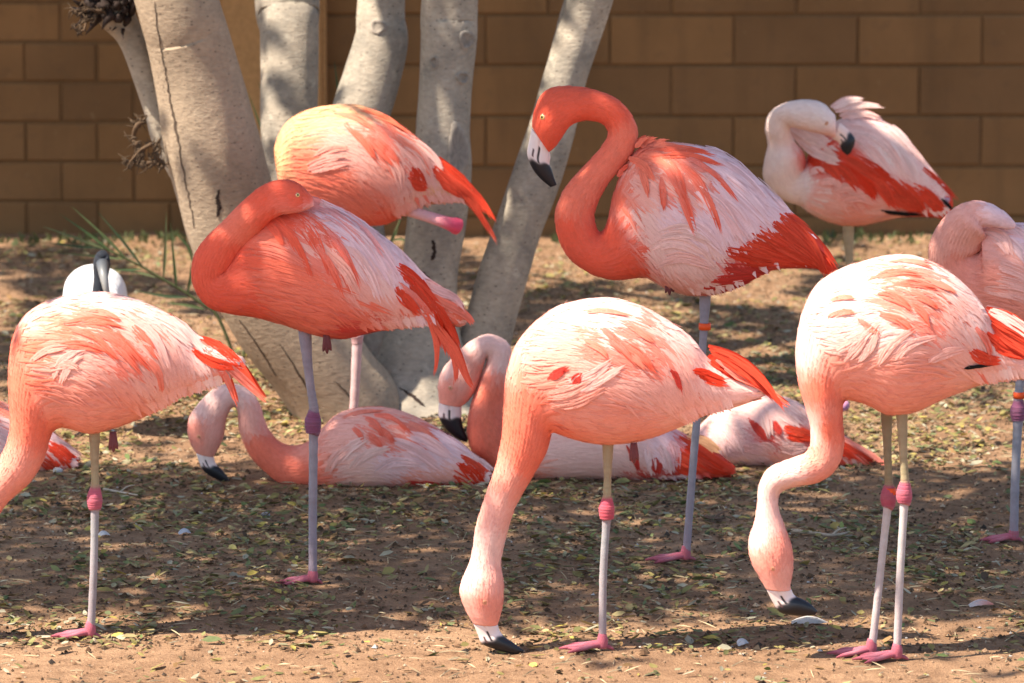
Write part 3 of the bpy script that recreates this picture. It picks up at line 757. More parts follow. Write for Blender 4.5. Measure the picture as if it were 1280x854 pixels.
    mb.add(V, [(3 * i + 1, 3 * i, 3 * i + 2) for i in range(nf)], cf, None, np.repeat(N0, 3, 0))
    tag(mb.build('down', M_FEATHER, root, O), kind='stuff')
    # wing: draped covert feathers; px paths are cast onto the body, then mirrored for the far wing
    def drape(path_px, lift0, lift1):
        P = []; Nn = []; lastY = None; ln_ = None; m = len(path_px)
        for i, (x, y) in enumerate(path_px):
            d = ray(x, y); h = bvh.ray_cast(Vector(CAM), Vector(d).normalized())
            t = i / (m - 1)
            if h[0] is not None:
                p_ = np.array(h[0]); n_ = np.array(h[1])
                if n_ @ d > 0: n_ = -n_
                n_ = unit(n_ + np.array([0, -.25, 0])); lastY = p_[1]; ln_ = n_
                P.append(p_ + n_ * (lift0 + (lift1 - lift0) * t))
            else:
                if lastY is None: lastY = Y0 - .02; ln_ = np.array([0, -1., 0.1])
                lastY = lastY + 0.25 * (Y0 - .03 - lastY); P.append(at(x, y, lastY)); ln_ = unit(ln_ * .7 + np.array([0, -.3, .05]))
            Nn.append(ln_)
        P = np.array(P)
        if m > 4: P[1:-1] = (P[:-2] + 2 * P[1:-1] + P[2:]) / 4
        return P, np.array(Nn)
    def flow_at(x, y):
        W = 0; v = np.zeros(2)
        for fx, fy, dx, dy in flow:
            wgt = 1 / ((x - fx) ** 2 + (y - fy) ** 2 + 60) ** 1.2; l = math.hypot(dx, dy); v = v + wgt * np.array([dx / l, dy / l])
        return v / (np.linalg.norm(v) + 1e-9)
    wx = [p_[0] for p_ in wing]; wy = [p_[1] for p_ in wing]
    def covert(x, y, ln, wv, curve):
        pts = [(x, y)]; m = 7; v0 = flow_at(x, y); a0 = math.atan2(v0[1], v0[0])
        for s_ in range(1, m):
            v = flow_at(*pts[-1]); a = math.atan2(v[1], v[0]) * .75 + a0 * .25 + curve * s_ / m
            pts.append((pts[-1][0] + math.cos(a) * ln / (m - 1), pts[-1][1] + math.sin(a) * ln / (m - 1)))
        return pts
    def trim(pts):                                               # a covert ends where the body ends
        pts = np.array(pts, float); fine = np.stack([np.interp(np.linspace(0, 1, 19), np.linspace(0, 1, len(pts)), pts[:, q_]) for q_ in (0, 1)], -1)
        keep = 0
        for x_, y_ in fine:
            if bvh.ray_cast(Vector(CAM), Vector(ray(x_, y_)).normalized())[0] is None: break
            keep += 1
        if keep < 7: return None
        e_ = (keep - 1 + (1 if keep < 19 else 0)) / 18
        return [(np.interp(u_ * e_, np.linspace(0, 1, len(pts)), pts[:, 0]), np.interp(u_ * e_, np.linspace(0, 1, len(pts)), pts[:, 1])) for u_ in np.linspace(0, 1, len(pts))]
    under = MB(); far = MB(); items = []
    cand = []
    # roots on a jittered lattice aligned with the image, ordered from the rear forward
    area_px = abs(sum(wx[i] * wy[i - 1] - wx[i - 1] * wy[i] for i in range(len(wx)))) / 2
    step = math.sqrt(area_px / n_cov)
    y = min(wy)
    while y < max(wy):
        x = min(wx) + (step * .5 if int((y - min(wy)) / step) % 2 else 0)
        while x < max(wx):
            jx, jy = x + rnd.uniform(-.4, .4) * step, y + rnd.uniform(-.4, .4) * step
            if inside(jx, jy, wing): cand.append((jx, jy))
            x += step
        y += step
    xmax, xmin = max(wx), min(wx)
    cand.sort(key=lambda c: -c[0])
    for ci, (x, y) in enumerate(cand):
        f = (x - xmin) / (xmax - xmin)                            # 0 at the shoulder, 1 at the rear
        ln = cov_len * (0.55 + 0.65 * f) * rnd.uniform(.8, 1.2); wv = cov_w * (0.62 + 0.55 * f) * rnd.uniform(.8, 1.2)
        c, mx = idw(np.array(x), np.array(y), cols)
        c = np.array(c); is_c = rnd.uniform() < float(mx) * 0.42
        if is_c: c = PAL[mixcol] * .7 + PAL['q'] * .3; wv *= .8
        c0 = c * rnd.uniform(.96, 1.04) * np.array((1, .93, .91)); c1 = np.clip(c * rnd.uniform(.96, 1.08) + (0.0 if is_c else .03), 0, .9)
        pts = trim(covert(x, y, ln, wv, rnd.normal(0, .16)))
        if pts is None: continue
        lift = rnd.uniform(.0018, .0032)
        P, Nn = drape(pts, .0012, lift)
        one = MB(); feather(one, P, Nn, wv * k, c0, c1, 3, rnd.uniform(2.2, 3.4), .22, .08, rnd); items.append(one)
        P2 = P.copy(); P2[:, 1] = 2 * Y0 - P2[:, 1]; N2 = Nn.copy(); N2[:, 1] *= -1
        feather(far, P2, N2, wv * k, c0, c1, 3, 2.8, .22, 0, rnd)
        # softer under-layer
        pts = trim(covert(x + rnd.uniform(-.6, .6) * step, y + rnd.uniform(-.6, .6) * step, ln * .8, wv, rnd.normal(0, .2)))
        if pts is None: continue
        P, Nn = drape(pts, .0008, .002)
        feather(under, P, Nn, wv * k * 1.1, c0, c1, 3, 2.6, .2, .1, rnd)
    # a blanket of loose barbs that blends the coverts into one soft surface
    nbk = 1500; bx_ = rnd.uniform(xmin - 8, xmax + 4, nbk); by_ = rnd.uniform(min(wy) - 2, max(wy) + 14, nbk)
    ok = np.array([inside(a_, b_, wing) or rnd.uniform() < .25 for a_, b_ in zip(bx_, by_)]); bx_, by_ = bx_[ok], by_[ok]; nbk = len(bx_)
    cb_, mb_ = idw(bx_, by_, cols); strk = fbm(bx_ / 46.0 + by_ / 22, by_ / 9.0 - bx_ / 60, seed, 2)
    cor = (strk + rnd.normal(0, .03, nbk) < .26 + .20 * np.clip(mb_ * 1.4, 0, 1)) & (mb_ > .25)
    cb_ = np.where(cor[:, None], PAL[mixcol] * .6 + cb_ * .4, cb_) * rnd.uniform(.95, 1.06, (nbk, 1))
    FA = np.array(flow, float); FA[:, 2:] /= np.linalg.norm(FA[:, 2:], axis=1, keepdims=True)
    def vflow(x_, y_):
        w_ = 1 / ((x_[:, None] - FA[:, 0]) ** 2 + (y_[:, None] - FA[:, 1]) ** 2 + 60) ** 1.2
        v_ = w_ @ FA[:, 2:]; return np.arctan2(v_[:, 1], v_[:, 0])
    Lb = rnd.uniform(16, 44, nbk); px_ = [(bx_, by_)]; jit_ = rnd.normal(0, .13, nbk)
    for s_ in range(4):
        a_ = vflow(*px_[-1]) + jit_; px_.append((px_[-1][0] + np.cos(a_) * Lb / 4, px_[-1][1] + np.sin(a_) * Lb / 4))
    px_ = np.array(px_)                                          # 5 x 2 x n
    camv = Vector(CAM)
    for i_ in range(nbk):
        Pq = []; Nq = []
        for s_ in range(5):
            d_ = ray(px_[s_, 0, i_], px_[s_, 1, i_]); h = bvh.ray_cast(camv, Vector(d_).normalized())
            if h[0] is None: break
            n_ = np.array(h[1]); n_ = -n_ if n_ @ d_ > 0 else n_
            Pq.append(np.array(h[0]) + n_ * (.0022 + .0003 * s_)); Nq.append(n_)
        if len(Pq) < 4: continue
        feather(under, Pq, np.array(Nq), rnd.uniform(1.2, 2.6) * k, cb_[i_] * .985, np.clip(cb_[i_] * 1.03, 0, .9), 2, 1.6, 0, 0, rnd)
    wing_o = under.build('wing', M_FEATHER, root, O)
    for one in items: one.build('feather', M_FEATHER, wing_o, O)
    for s_ in strokes:
        *xy, wv, cn = s_
        pts = [(xy[i], xy[i + 1]) for i in range(0, len(xy), 2)]
        if cn in 'cs' and wv > 3.5:                              # coverts' coral streaks are long and slim
            p_a = np.array(pts, float); p_a = p_a[0] + (p_a - p_a[0]) * rnd.uniform(1.15, 1.5); pts = [tuple(q_) for q_ in p_a]; wv = wv * .78
        pts = catmull(np.array(pts, float), 4 if len(pts) < 4 else 3)
        cr = np.array(idw(np.array(float(pts[0][0])), np.array(float(pts[0][1])), cols)[0])
        c = PAL[cn] * rnd.uniform(.92, 1.08); wv = wv * (.66 if cn in 'rd' else .8)
        if cn == 'r': c = c * (1 - (q_m := rnd.uniform(0, .75))) + PAL['c'] * q_m
        if cn in 'wvqp': c = c * .5 + cr * .5
        P, Nn = drape(pts, .0028, .006) if cn in 'rdk' else drape(pts, .0032, .0058)
        P[1:-1] = (P[:-2] + 2 * P[1:-1] + P[2:]) / 4
        Nn = unit(Nn); one = MB(); Tt = unit(np.gradient(P, axis=0)); Sv = unit(np.cross(Nn, Tt)); tt = np.linspace(0, 1, len(P))
        for vane in (-1, 1, 0):                                  # split vanes: the feather's edge parts into strands
            q0, q1 = rnd.uniform(0, .12), rnd.uniform(.86, 1.0) if vane else 1.0
            sel = np.linspace(q0, q1, len(P)); Pv = np.stack([np.interp(sel, tt, P[:, q_]) for q_ in range(3)], -1) + Sv * (vane * wv * k * (.42 + .25 * (sel - .4)))[:, None] + Nn * (.0006 * (vane == 0))
            cv = c * rnd.uniform(.90, 1.08); rt = (cr * .3 + cv * .7) if cn in 'cs' else cv * np.array((1, .9, .85))
            feather(one, Pv, Nn, wv * k * (.62 if vane else .72), rt, np.clip(cv * 1.04, 0, .9), 3, 1.5 if cn in 'rcd' else 2.2, .25, .1, rnd)
        nst = 16; mS = len(P)
        for q_i in range(nst):                                   # frayed barbs run past the vane's edge and tip
            a0 = rnd.uniform(0, .55); a1 = min(a0 + rnd.uniform(.3, .6), 1.08); sel = np.linspace(a0, a1, 4); off = rnd.uniform(-1.15, 1.15) * wv * k
            Pv = np.stack([np.interp(np.minimum(sel, 1), tt, P[:, q_]) for q_ in range(3)], -1) + Tt[-1] * (np.maximum(sel - 1, 0) * 60 * k)[:, None]
            prof = lens(np.clip(sel, 0, .97), 2.0); Nv = np.stack([np.interp(np.minimum(sel, 1), tt, Nn[:, q_]) for q_ in range(3)], -1); Sw = np.stack([np.interp(np.minimum(sel, 1), tt, Sv[:, q_]) for q_ in range(3)], -1)
            Pv = Pv + Sw * (off * (.35 + .65 * prof))[:, None] + Nv * (.0014 + .0008 * sel)[:, None]
            cv = c * rnd.uniform(.88, 1.12); cv = cv * .95 + cr * .05 if cn in 'cs' else cv
            feather(one, Pv, Nv, rnd.uniform(.9, 1.7) * k, cr * .3 + cv * .7 if cn in 'cs' else cv, np.clip(cv, 0, .9), 2, 1.3, .0, 0, rnd)
        one.build('feather', M_QUILL if cn in 'rd' else M_FEATHER, wing_o, O)
        P2 = P.copy(); P2[:, 1] = 2 * Y0 - P2[:, 1]; N2 = Nn.copy(); N2[:, 1] *= -1
        feather(far, P2, N2, wv * k, c, c, 3, 2.2, .2, 0, rnd)
    far.build('wing', M_FEATHER, root, O)
    BIRDS.append(root)
    return root
def crop(x0, y0, k, L):
    """strokes read off an enlarged view: back to photo pixels"""
    out = []
    for s_ in L:
        *xy, wv, cn = s_
        out.append(tuple((x0 + v / k) if i % 2 == 0 else (y0 + v / k) for i, v in enumerate(xy)) + (wv / k, cn))
    return out
def tr(st, sx, ox, oy):
    return [tuple(ox + v * sx if i % 2 == 0 else oy + v * sx for i, v in enumerate(s)) for s in st]

def stand_leg(p, foot, c_top, c_bot, c_joint, w=5.3, wj=9.0, **kw):
    """p: belly, just above heel joint, heel joint, just below, above foot"""
    (x0, y0), (x1, y1), (xj, yj), (x3, y3), (x4, y4) = p; sx = (x4 - xj) / (y4 - yj)
    q = [(x0, y0), ((x0 + xj) / 2, (y0 + yj) / 2), (xj + (x0 - xj) * .0, yj - wj * 2.3), (xj, yj - wj * 1.5), (xj - .8, yj - wj * .2), (xj - .5, yj + wj * 1.1), (xj + sx * wj * 2, yj + wj * 1.9), (x4, y4), (foot[0] * .85 + x4 * .15, foot[1] * .85 + y4 * .15)]
    d = dict(p=q, foot=foot, r=[w * 1.5, w * .95, w * 1.0, wj * .78, wj * 1.12, wj * .95, w * 1.02, w * .92, w * .95, w * 1.1],
             c=[c_top, c_top, c_top, c_joint, c_joint, c_joint, c_bot, c_bot, c_bot * .8 + PINK * .2, PINK]); d.update(kw); return d

# --- H: feeding in the middle
ST_H = [(960, 488, 955, 494), (927, 474, 927, 506), (888, 452, 880, 519), (862, 421, 845, 535), (821, 393, 810, 548), (786, 378, 775, 554), (751, 373, 745, 554), (705, 381, 712, 547), (674, 399, 697, 542), (648, 427, 690, 541), (634, 465, 687, 550), (630, 502, 684, 562), (628, 540, 676, 578), (621, 578, 663, 600), (607, 620, 645, 632), (596, 655, 633, 668), (589, 698, 626, 704), (578, 724, 629, 726), (575, 741, 629, 748), (583, 764, 626, 768), (591, 779, 622, 781)]
BK_H = [(591, 778, 622, 780), (597, 793, 625, 789), (603, 805, 632, 797), (620, 812, 641, 803), (640, 817, 650, 810), (653, 816, 655, 813)]
COL_H = [(751, 378, 'w'), (700, 390, 'w'), (830, 405, 'w'), (880, 450, 'w'), (650, 440, 'q'), (680, 420, 'q'), (720, 425, 'm'), (770, 430, 'm'), (800, 430, 'm'), (740, 410, 'w'), (840, 450, 'q'), (700, 480, 'q'), (670, 470, 'p'), (780, 480, 'q'), (760, 510, 'p'), (700, 510, 'p'), (660, 510, 's'), (650, 540, 's'), (680, 540, 's'), (780, 545, 'p'), (850, 510, 'q'), (930, 490, 'w'), (655, 580, 's'), (630, 600, 'p'), (615, 640, 'q'), (605, 690, 'w'), (590, 730, 'w'), (610, 735, 'q'), (607, 755, 'p'), (620, 765, 'p'), (590, 770, 'q')]
flamingo('pale pink flamingo at front centre, beak touching the ground, standing on one leg', (755, 812), ST_H, 11, BK_H, COL_H,
    [(655, 440), (690, 396), (751, 381), (815, 397), (862, 425), (893, 450), (872, 478), (840, 486), (790, 486), (740, 492), (690, 492), (657, 475)],
    [(670, 430, 1, .05), (751, 385, 1, .2), (840, 420, .8, .6), (880, 460, .5, .85), (700, 480, 1, -.15), (790, 470, .9, .35), (850, 470, .4, .9), (740, 430, 1, .35)],
    crop(540, 360, 2.844, [(985, 215, 1080, 250, 1180, 330, 1255, 445, 22, 'r'), (990, 225, 1070, 270, 1160, 340, 1235, 420, 26, 'r'), (1000, 240, 1060, 285, 1140, 335, 1200, 370, 30, 'c'), (985, 250, 1030, 290, 1080, 320, 1130, 340, 34, 'r'), (920, 300, 960, 310, 1010, 330, 1050, 340, 30, 'r'),
        (600, 145, 640, 180, 690, 240, 24, 'c'), (690, 200, 730, 230, 775, 285, 22, 'c'), (640, 190, 690, 230, 720, 260, 20, 's'), (540, 90, 600, 85, 670, 100, 18, 's'), (690, 130, 740, 160, 770, 185, 16, 's'), (845, 290, 870, 320, 885, 370, 15, 'd'), (410, 325, 450, 300, 490, 280, 22, 'd'), (500, 350, 515, 325, 535, 300, 22, 'd'), (540, 190, 575, 205, 600, 230, 20, 's'),
        (470, 340, 560, 320, 640, 260, 22, 'w'), (520, 360, 600, 330, 690, 270, 22, 'w'), (400, 380, 480, 370, 560, 330, 26, 'q'), (420, 420, 520, 400, 620, 350, 28, 'q')]),
    [stand_leg([(760, 545), (760, 600), (759, 638), (758, 658), (754, 720)], (753, 812), TANLEG, GREYLEG, PINK * np.array((1.05, .8, .8)))],
    eye=(606, 753, 3.2, 1), seed=101, claws=(792, 562))

# --- G: feeding on the right, both legs down
ST_G = [(1335, 476, 1330, 486), (1290, 448, 1286, 474), (1248, 418, 1232, 479), (1225, 378, 1199, 490), (1190, 343, 1170, 502), (1152, 323, 1141, 515), (1121, 319, 1112, 518), (1084, 326, 1087, 507), (1049, 338, 1066, 500), (1020, 358, 1058, 499), (1003, 392, 1054, 503), (995, 437, 1053, 513), (998, 476, 1053, 528), (1008, 512, 1055, 546), (1014, 540, 1054, 563), (1009, 565, 1045, 586), (985, 575, 1024, 602), (960, 587, 994, 608), (949, 607, 975, 616), (947, 630, 973, 635), (943, 652, 981, 659), (936, 678, 990, 687), (939, 701, 991, 710), (950, 723, 988, 730), (957, 736, 989, 737)]
BK_G = [(957, 735, 989, 736), (966, 753, 993, 744), (976, 766, 1003, 749), (998, 770, 1013, 755), (1018, 769, 1022, 764)]
COL_G = [(1020, 365, 'w'), (1060, 340, 'w'), (1121, 325, 'w'), (1180, 345, 'w'), (1003, 410, 'w'), (1010, 440, 'w'), (1060, 370, 'w'), (1100, 360, 'm'), (1130, 350, 'm'), (1120, 390, 'm'), (1150, 380, 'm'), (1180, 380, 'q'), (1210, 390, 'w'), (1060, 420, 'w'), (1100, 420, 'w'), (1040, 460, 'p'), (1030, 490, 's'), (1060, 480, 'p'), (1100, 470, 'p'), (1150, 470, 'p'), (1190, 450, 'q'), (1220, 430, 'q'), (1250, 460, 'q'), (1300, 465, 'w'), (1035, 540, 's'), (1015, 540, 'w'), (1020, 580, 'p'), (980, 590, 'w'), (955, 620, 'w'), (950, 670, 'w'), (975, 690, 'p'), (966, 710, 'p'), (980, 725, 'q'), (955, 725, 'q')]
flamingo('pale pink flamingo feeding at the right with both legs down and an orange leg band', (1118, 822), ST_G, 11, BK_G, COL_G,
    [(1005, 400), (1025, 358), (1060, 340), (1121, 325), (1180, 345), (1215, 375), (1245, 405), (1245, 450), (1200, 440), (1150, 448), (1080, 452), (1030, 440)],
    [(1040, 350, 1, -.2), (1121, 328, 1, .15), (1200, 365, .8, .6), (1240, 420, .4, .9), (1030, 430, 1, .2), (1080, 430, .8, -.6), (1130, 440, .9, -.2), (1130, 390, 1, .5), (1180, 400, .6, .8)],
    crop(910, 300, 3.457, [(1120, 310, 1200, 350, 1280, 400, 1370, 480, 60, 'r'), (1130, 360, 1200, 410, 1290, 470, 1380, 520, 60, 'r'), (1100, 400, 1160, 450, 1230, 490, 1290, 510, 50, 'r'), (1040, 470, 1080, 500, 1130, 520, 1180, 520, 40, 'r'), (1125, 300, 1190, 330, 1290, 395, 1400, 500, 30, 'w'), (1060, 370, 1100, 420, 1110, 470, 24, 'c'),
        (600, 180, 680, 155, 760, 165, 24, 'c'), (700, 190, 790, 190, 860, 210, 24, 'c'), (640, 235, 700, 245, 760, 290, 26, 'c'), (770, 225, 830, 250, 870, 280, 20, 'c'), (790, 280, 830, 310, 850, 355, 22, 'c'), (650, 320, 720, 340, 770, 385, 24, 'c'), (690, 100, 760, 95, 830, 120, 18, 's'), (430, 340, 470, 320, 520, 320, 18, 's'), (560, 340, 600, 370, 640, 390, 20, 's'), (830, 160, 900, 190, 950, 220, 20, 's'), (440, 265, 480, 255, 520, 255, 16, 's'),
        (500, 530, 560, 470, 610, 400, 20, 'w'), (560, 530, 610, 480, 650, 390, 20, 'w'), (520, 500, 570, 440, 660, 350, 18, 'w'), (650, 540, 700, 460, 800, 385, 20, 'w'), (720, 520, 780, 450, 900, 415, 20, 'w'), (470, 480, 530, 440, 600, 400, 20, 'w'), (860, 530, 930, 490, 1020, 470, 26, 'w'), (1015, 553, 1060, 546, 1130, 538, 9, 'k')]),
    [stand_leg([(1127, 508), (1132, 595), (1131, 618), (1129, 640), (1125, 720)], (1121, 822), TANLEG, PALELEG, PINK, y=-.02, head=math.radians(184)),
     stand_leg([(1108, 508), (1111, 590), (1111, 622), (1108, 642), (1100, 720)], (1089, 820), TANLEG * .8, PALELEG, PINK * .85, y=.045, head=math.radians(176))],
    eye=(966, 711, 3.0, 1), seed=102, band=(1112, 614, 8.0, 4.4, .045), black_from=0.30)

# --- A: feeding at the left edge
ST_A = [(309, 453, 302, 466), (278, 434, 264, 484), (252, 424, 230, 494), (225, 402, 197, 513), (190, 383, 164, 527), (148, 369, 131, 538), (115, 366, 110, 541), (82, 370, 92, 536), (49, 382, 78, 533), (26, 401, 70, 536), (15, 428, 66, 540), (11, 465, 63, 546), (12, 505, 60, 556), (12, 540, 54, 576), (0, 572, 38, 602), (-24, 605, 8, 630), (-45, 640, -10, 660), (-58, 680, -20, 690), (-68, 712, -14, 722), (-68, 740, -14, 745), (-58, 762, -17, 764), (-50, 775, -19, 776)]
BK_A = tr([(591, 778, 622, 780), (597, 793, 625, 789), (603, 805, 632, 797), (620, 812, 641, 803), (640, 817, 650, 810), (653, 816, 655, 813)], 1, -641, -4)
COL_A = [(30, 400, 'q'), (60, 378, 'w'), (115, 370, 'w'), (170, 378, 'w'), (220, 400, 'w'), (245, 430, 'w'), (90, 395, 'm'), (120, 410, 'm'), (140, 425, 'm'), (160, 410, 'm'), (60, 410, 's'), (30, 440, 's'), (50, 450, 'q'), (80, 450, 'q'), (25, 480, 's'), (30, 510, 's'), (40, 540, 's'), (60, 500, 'p'), (100, 490, 'p'), (140, 490, 'p'), (120, 525, 'p'), (180, 470, 'q'), (200, 440, 'q'), (220, 470, 'q'), (180, 510, 'p'), (250, 470, 'p'), (290, 455, 'w'), (20, 590, 'p'), (-20, 630, 'p'), (-40, 700, 'q'), (-35, 750, 's')]
flamingo('salmon pink flamingo bending down at the left edge in front of the white ibis', (114, 799), ST_A, 11, BK_A, COL_A,
    [(25, 420), (45, 392), (82, 376), (148, 375), (200, 392), (240, 415), (254, 440), (235, 480), (205, 486), (160, 478), (110, 470), (60, 465), (30, 450)],
    [(40, 400, 1, -.2), (115, 372, 1, .05), (200, 392, .85, .5), (245, 430, .5, .85), (60, 455, 1, .1), (110, 440, 1, .3), (150, 420, .8, .6), (220, 470, .25, .95), (170, 470, .6, .7)],
    crop(0, 290, 3.048, [(750, 395, 830, 430, 900, 490, 1000, 625, 26, 'r'), (760, 410, 840, 450, 920, 520, 975, 600, 28, 'r'), (760, 430, 830, 510, 860, 570, 885, 635, 18, 'c'), (760, 420, 850, 500, 910, 550, 950, 590, 24, 'c'), (720, 440, 790, 490, 860, 510, 920, 520, 30, 'r'),
        (300, 360, 380, 370, 430, 420, 490, 480, 28, 'c'), (340, 370, 400, 400, 440, 440, 480, 490, 24, 'c'), (240, 350, 320, 340, 400, 360, 24, 'c'), (350, 390, 380, 420, 430, 470, 24, 'c'), (500, 360, 540, 400, 570, 450, 22, 'c'), (330, 305, 380, 310, 420, 330, 20, 's'), (230, 430, 290, 430, 350, 450, 24, 'c'), (270, 370, 330, 390, 370, 430, 20, 'c'), (540, 470, 590, 520, 600, 580, 20, 's'),
        (590, 330, 660, 370, 730, 440, 30, 'w'), (640, 320, 710, 380, 780, 470, 28, 'w'), (480, 330, 580, 400, 640, 520, 30, 'w'), (520, 420, 590, 480, 640, 590, 26, 'q'), (200, 560, 250, 480, 330, 450, 18, 'w'), (230, 580, 270, 500, 320, 470, 16, 'w'), (110, 500, 180, 450, 260, 440, 18, 'q'), (190, 520, 260, 500, 300, 520, 18, 'q')]),
    [stand_leg([(118, 530), (120, 592), (119, 625), (118, 645), (117, 715)], (113, 799), TANLEG, GREYLEG, PINK, size=.095)],
    eye=(-36, 752, 3.2, 1), seed=103, claws=(141, 548))

# --- B: standing asleep, head tucked
ST_B = [(585, 398, 580, 408), (560, 366, 545, 406), (532, 345, 505, 409), (499, 311, 470, 414), (450, 276, 428, 423), (405, 258, 392, 418), (360, 262, 350, 404), (325, 272, 318, 396), (305, 292, 290, 392), (296, 312, 265, 386), (292, 328, 249, 371), (294, 335, 240, 348), (302, 328, 243, 320), (310, 312, 258, 297), (320, 296, 280, 275), (332, 280, 303, 251), (345, 268, 326, 231), (360, 263, 349, 222), (376, 261, 370, 223), (387, 257, 384, 234), (394, 253, 393, 243)]
COL_B = [(245, 345, 'c'), (255, 310, 'c'), (270, 370, 'c'), (290, 270, 's'), (325, 240, 'c'), (365, 228, 'c'), (380, 245, 'c'), (300, 380, 'c'), (295, 320, 'c'), (320, 300, 's'), (340, 280, 'c'), (365, 290, 'm'), (390, 300, 'm'), (400, 320, 'm'), (360, 310, 'm'), (340, 330, 's'), (330, 365, 's'), (380, 350, 's'), (360, 390, 's'), (400, 380, 's'), (420, 330, 'q'), (430, 290, 'v'), (400, 265, 'v'), (460, 300, 'v'), (490, 330, 'v'), (470, 340, 'w'), (450, 360, 'q'), (480, 370, 'q'), (440, 395, 's'), (430, 412, 'd'), (470, 405, 'd'), (510, 390, 's'), (550, 395, 's'), (575, 390, 'w')]
WING_B = [(300, 300), (312, 272), (345, 264), (392, 255), (440, 275), (485, 308), (505, 335), (500, 365), (485, 385), (440, 385), (390, 372), (330, 355), (302, 330)]
FLOW_B = [(320, 275, 1, 0), (400, 262, .9, .4), (470, 300, .75, .65), (500, 350, .4, .9), (320, 330, 1, .1), (390, 370, 1, .25), (450, 370, .7, .6), (380, 300, .75, .6), (430, 320, .65, .75)]
STR_B = crop(220, 110, 3.048, [(830, 670, 910, 720, 990, 850, 1010, 960, 34, 'r'), (840, 700, 920, 770, 980, 870, 1060, 960, 30, 'r'), (850, 690, 940, 770, 1030, 880, 1085, 1000, 26, 'r'), (840, 740, 910, 800, 960, 880, 980, 950, 26, 'c'), (835, 760, 880, 810, 930, 860, 30, 'r'), (940, 740, 1000, 780, 1060, 800, 1100, 850, 24, 'w'), (960, 780, 1020, 820, 1080, 850, 1100, 880, 26, 's'), (980, 880, 1050, 970, 1080, 1060, 1105, 1100, 20, 'c'), (950, 850, 980, 920, 985, 980, 975, 1040, 14, 'c'), (1000, 900, 1050, 980, 1085, 1040, 14, 'r'), (960, 880, 1020, 960, 1040, 1020, 1035, 1060, 16, 'c'),
    (330, 455, 420, 480, 500, 600, 26, 'c'), (400, 462, 480, 510, 530, 640, 24, 'c'), (450, 472, 530, 530, 600, 690, 24, 'c'), (500, 490, 580, 560, 635, 670, 22, 'c'), (280, 475, 350, 490, 400, 580, 24, 'c'), (370, 500, 440, 570, 490, 680, 22, 'c'), (530, 590, 570, 650, 610, 740, 20, 'c'), (300, 490, 350, 520, 380, 570, 20, 'c'),
    (450, 440, 600, 490, 720, 600, 34, 'v'), (490, 425, 660, 500, 790, 650, 36, 'v'), (540, 440, 720, 540, 850, 720, 36, 'v'), (600, 500, 720, 600, 820, 760, 34, 'v'), (640, 600, 720, 690, 780, 820, 30, 'w'), (560, 620, 640, 700, 700, 810, 30, 'q'),
    (240, 610, 380, 615, 560, 720, 30, 'p'), (250, 650, 420, 680, 640, 770, 34, 's'), (280, 700, 450, 730, 680, 820, 34, 's')])
flamingo('vivid coral flamingo asleep on one leg with head tucked along its back', (390, 733), ST_B, 10, None, COL_B, WING_B, FLOW_B, STR_B,
    [stand_leg([(380, 405), (389, 500), (392, 530), (392, 555), (391, 640)], (391, 733), GREYLEG * np.array((.95, .92, 1.02)), GREYLEG * np.array((.95, .92, 1.02)), PURPLE, w=5.8, wj=9.4, size=.095)],  # leg grey tinted violet: the shade's cast is put into the colour
    eye=(372, 244, 2.9), yo=[0, 0, 0, 0, 0, 0, 0, 0, 0, 0, 0, 0, 0, -.01, -.03, -.05, -.06, -.065, -.07, -.07, -.07], seed=104, claws=(408, 425), body_w=.64)

# --- C: behind B, head hidden, tail to the right
ST_C = [(596, 238, 588, 252), (560, 212, 545, 253), (530, 180, 512, 264), (499, 156, 485, 279), (469, 138, 458, 282), (440, 131, 430, 282), (410, 133, 405, 280), (382, 139, 385, 275), (361, 151, 368, 266), (349, 168, 356, 252), (343, 190, 350, 234), (352, 205, 350, 222), (376, 190, 370, 215), (400, 172, 396, 204), (425, 165, 422, 196), (445, 167, 442, 190), (456, 172, 455, 186)]
COL_C = [(360, 155, 'y'), (395, 140, 'y'), (440, 136, 'y'), (350, 200, 'y'), (480, 150, 's'), (370, 200, 's'), (400, 175, 'q'), (420, 165, 'q'), (430, 190, 'q'), (450, 160, 'm'), (475, 165, 'm'), (490, 185, 'm'), (510, 190, 'q'), (530, 200, 'q'), (500, 220, 'q'), (470, 210, 'p'), (400, 220, 's'), (430, 240, 's'), (460, 250, 's'), (470, 275, 'c'), (380, 250, 's'), (540, 240, 'y'), (580, 245, 'y')]  # y points paint the sun's yellow glare into back, breast and tail
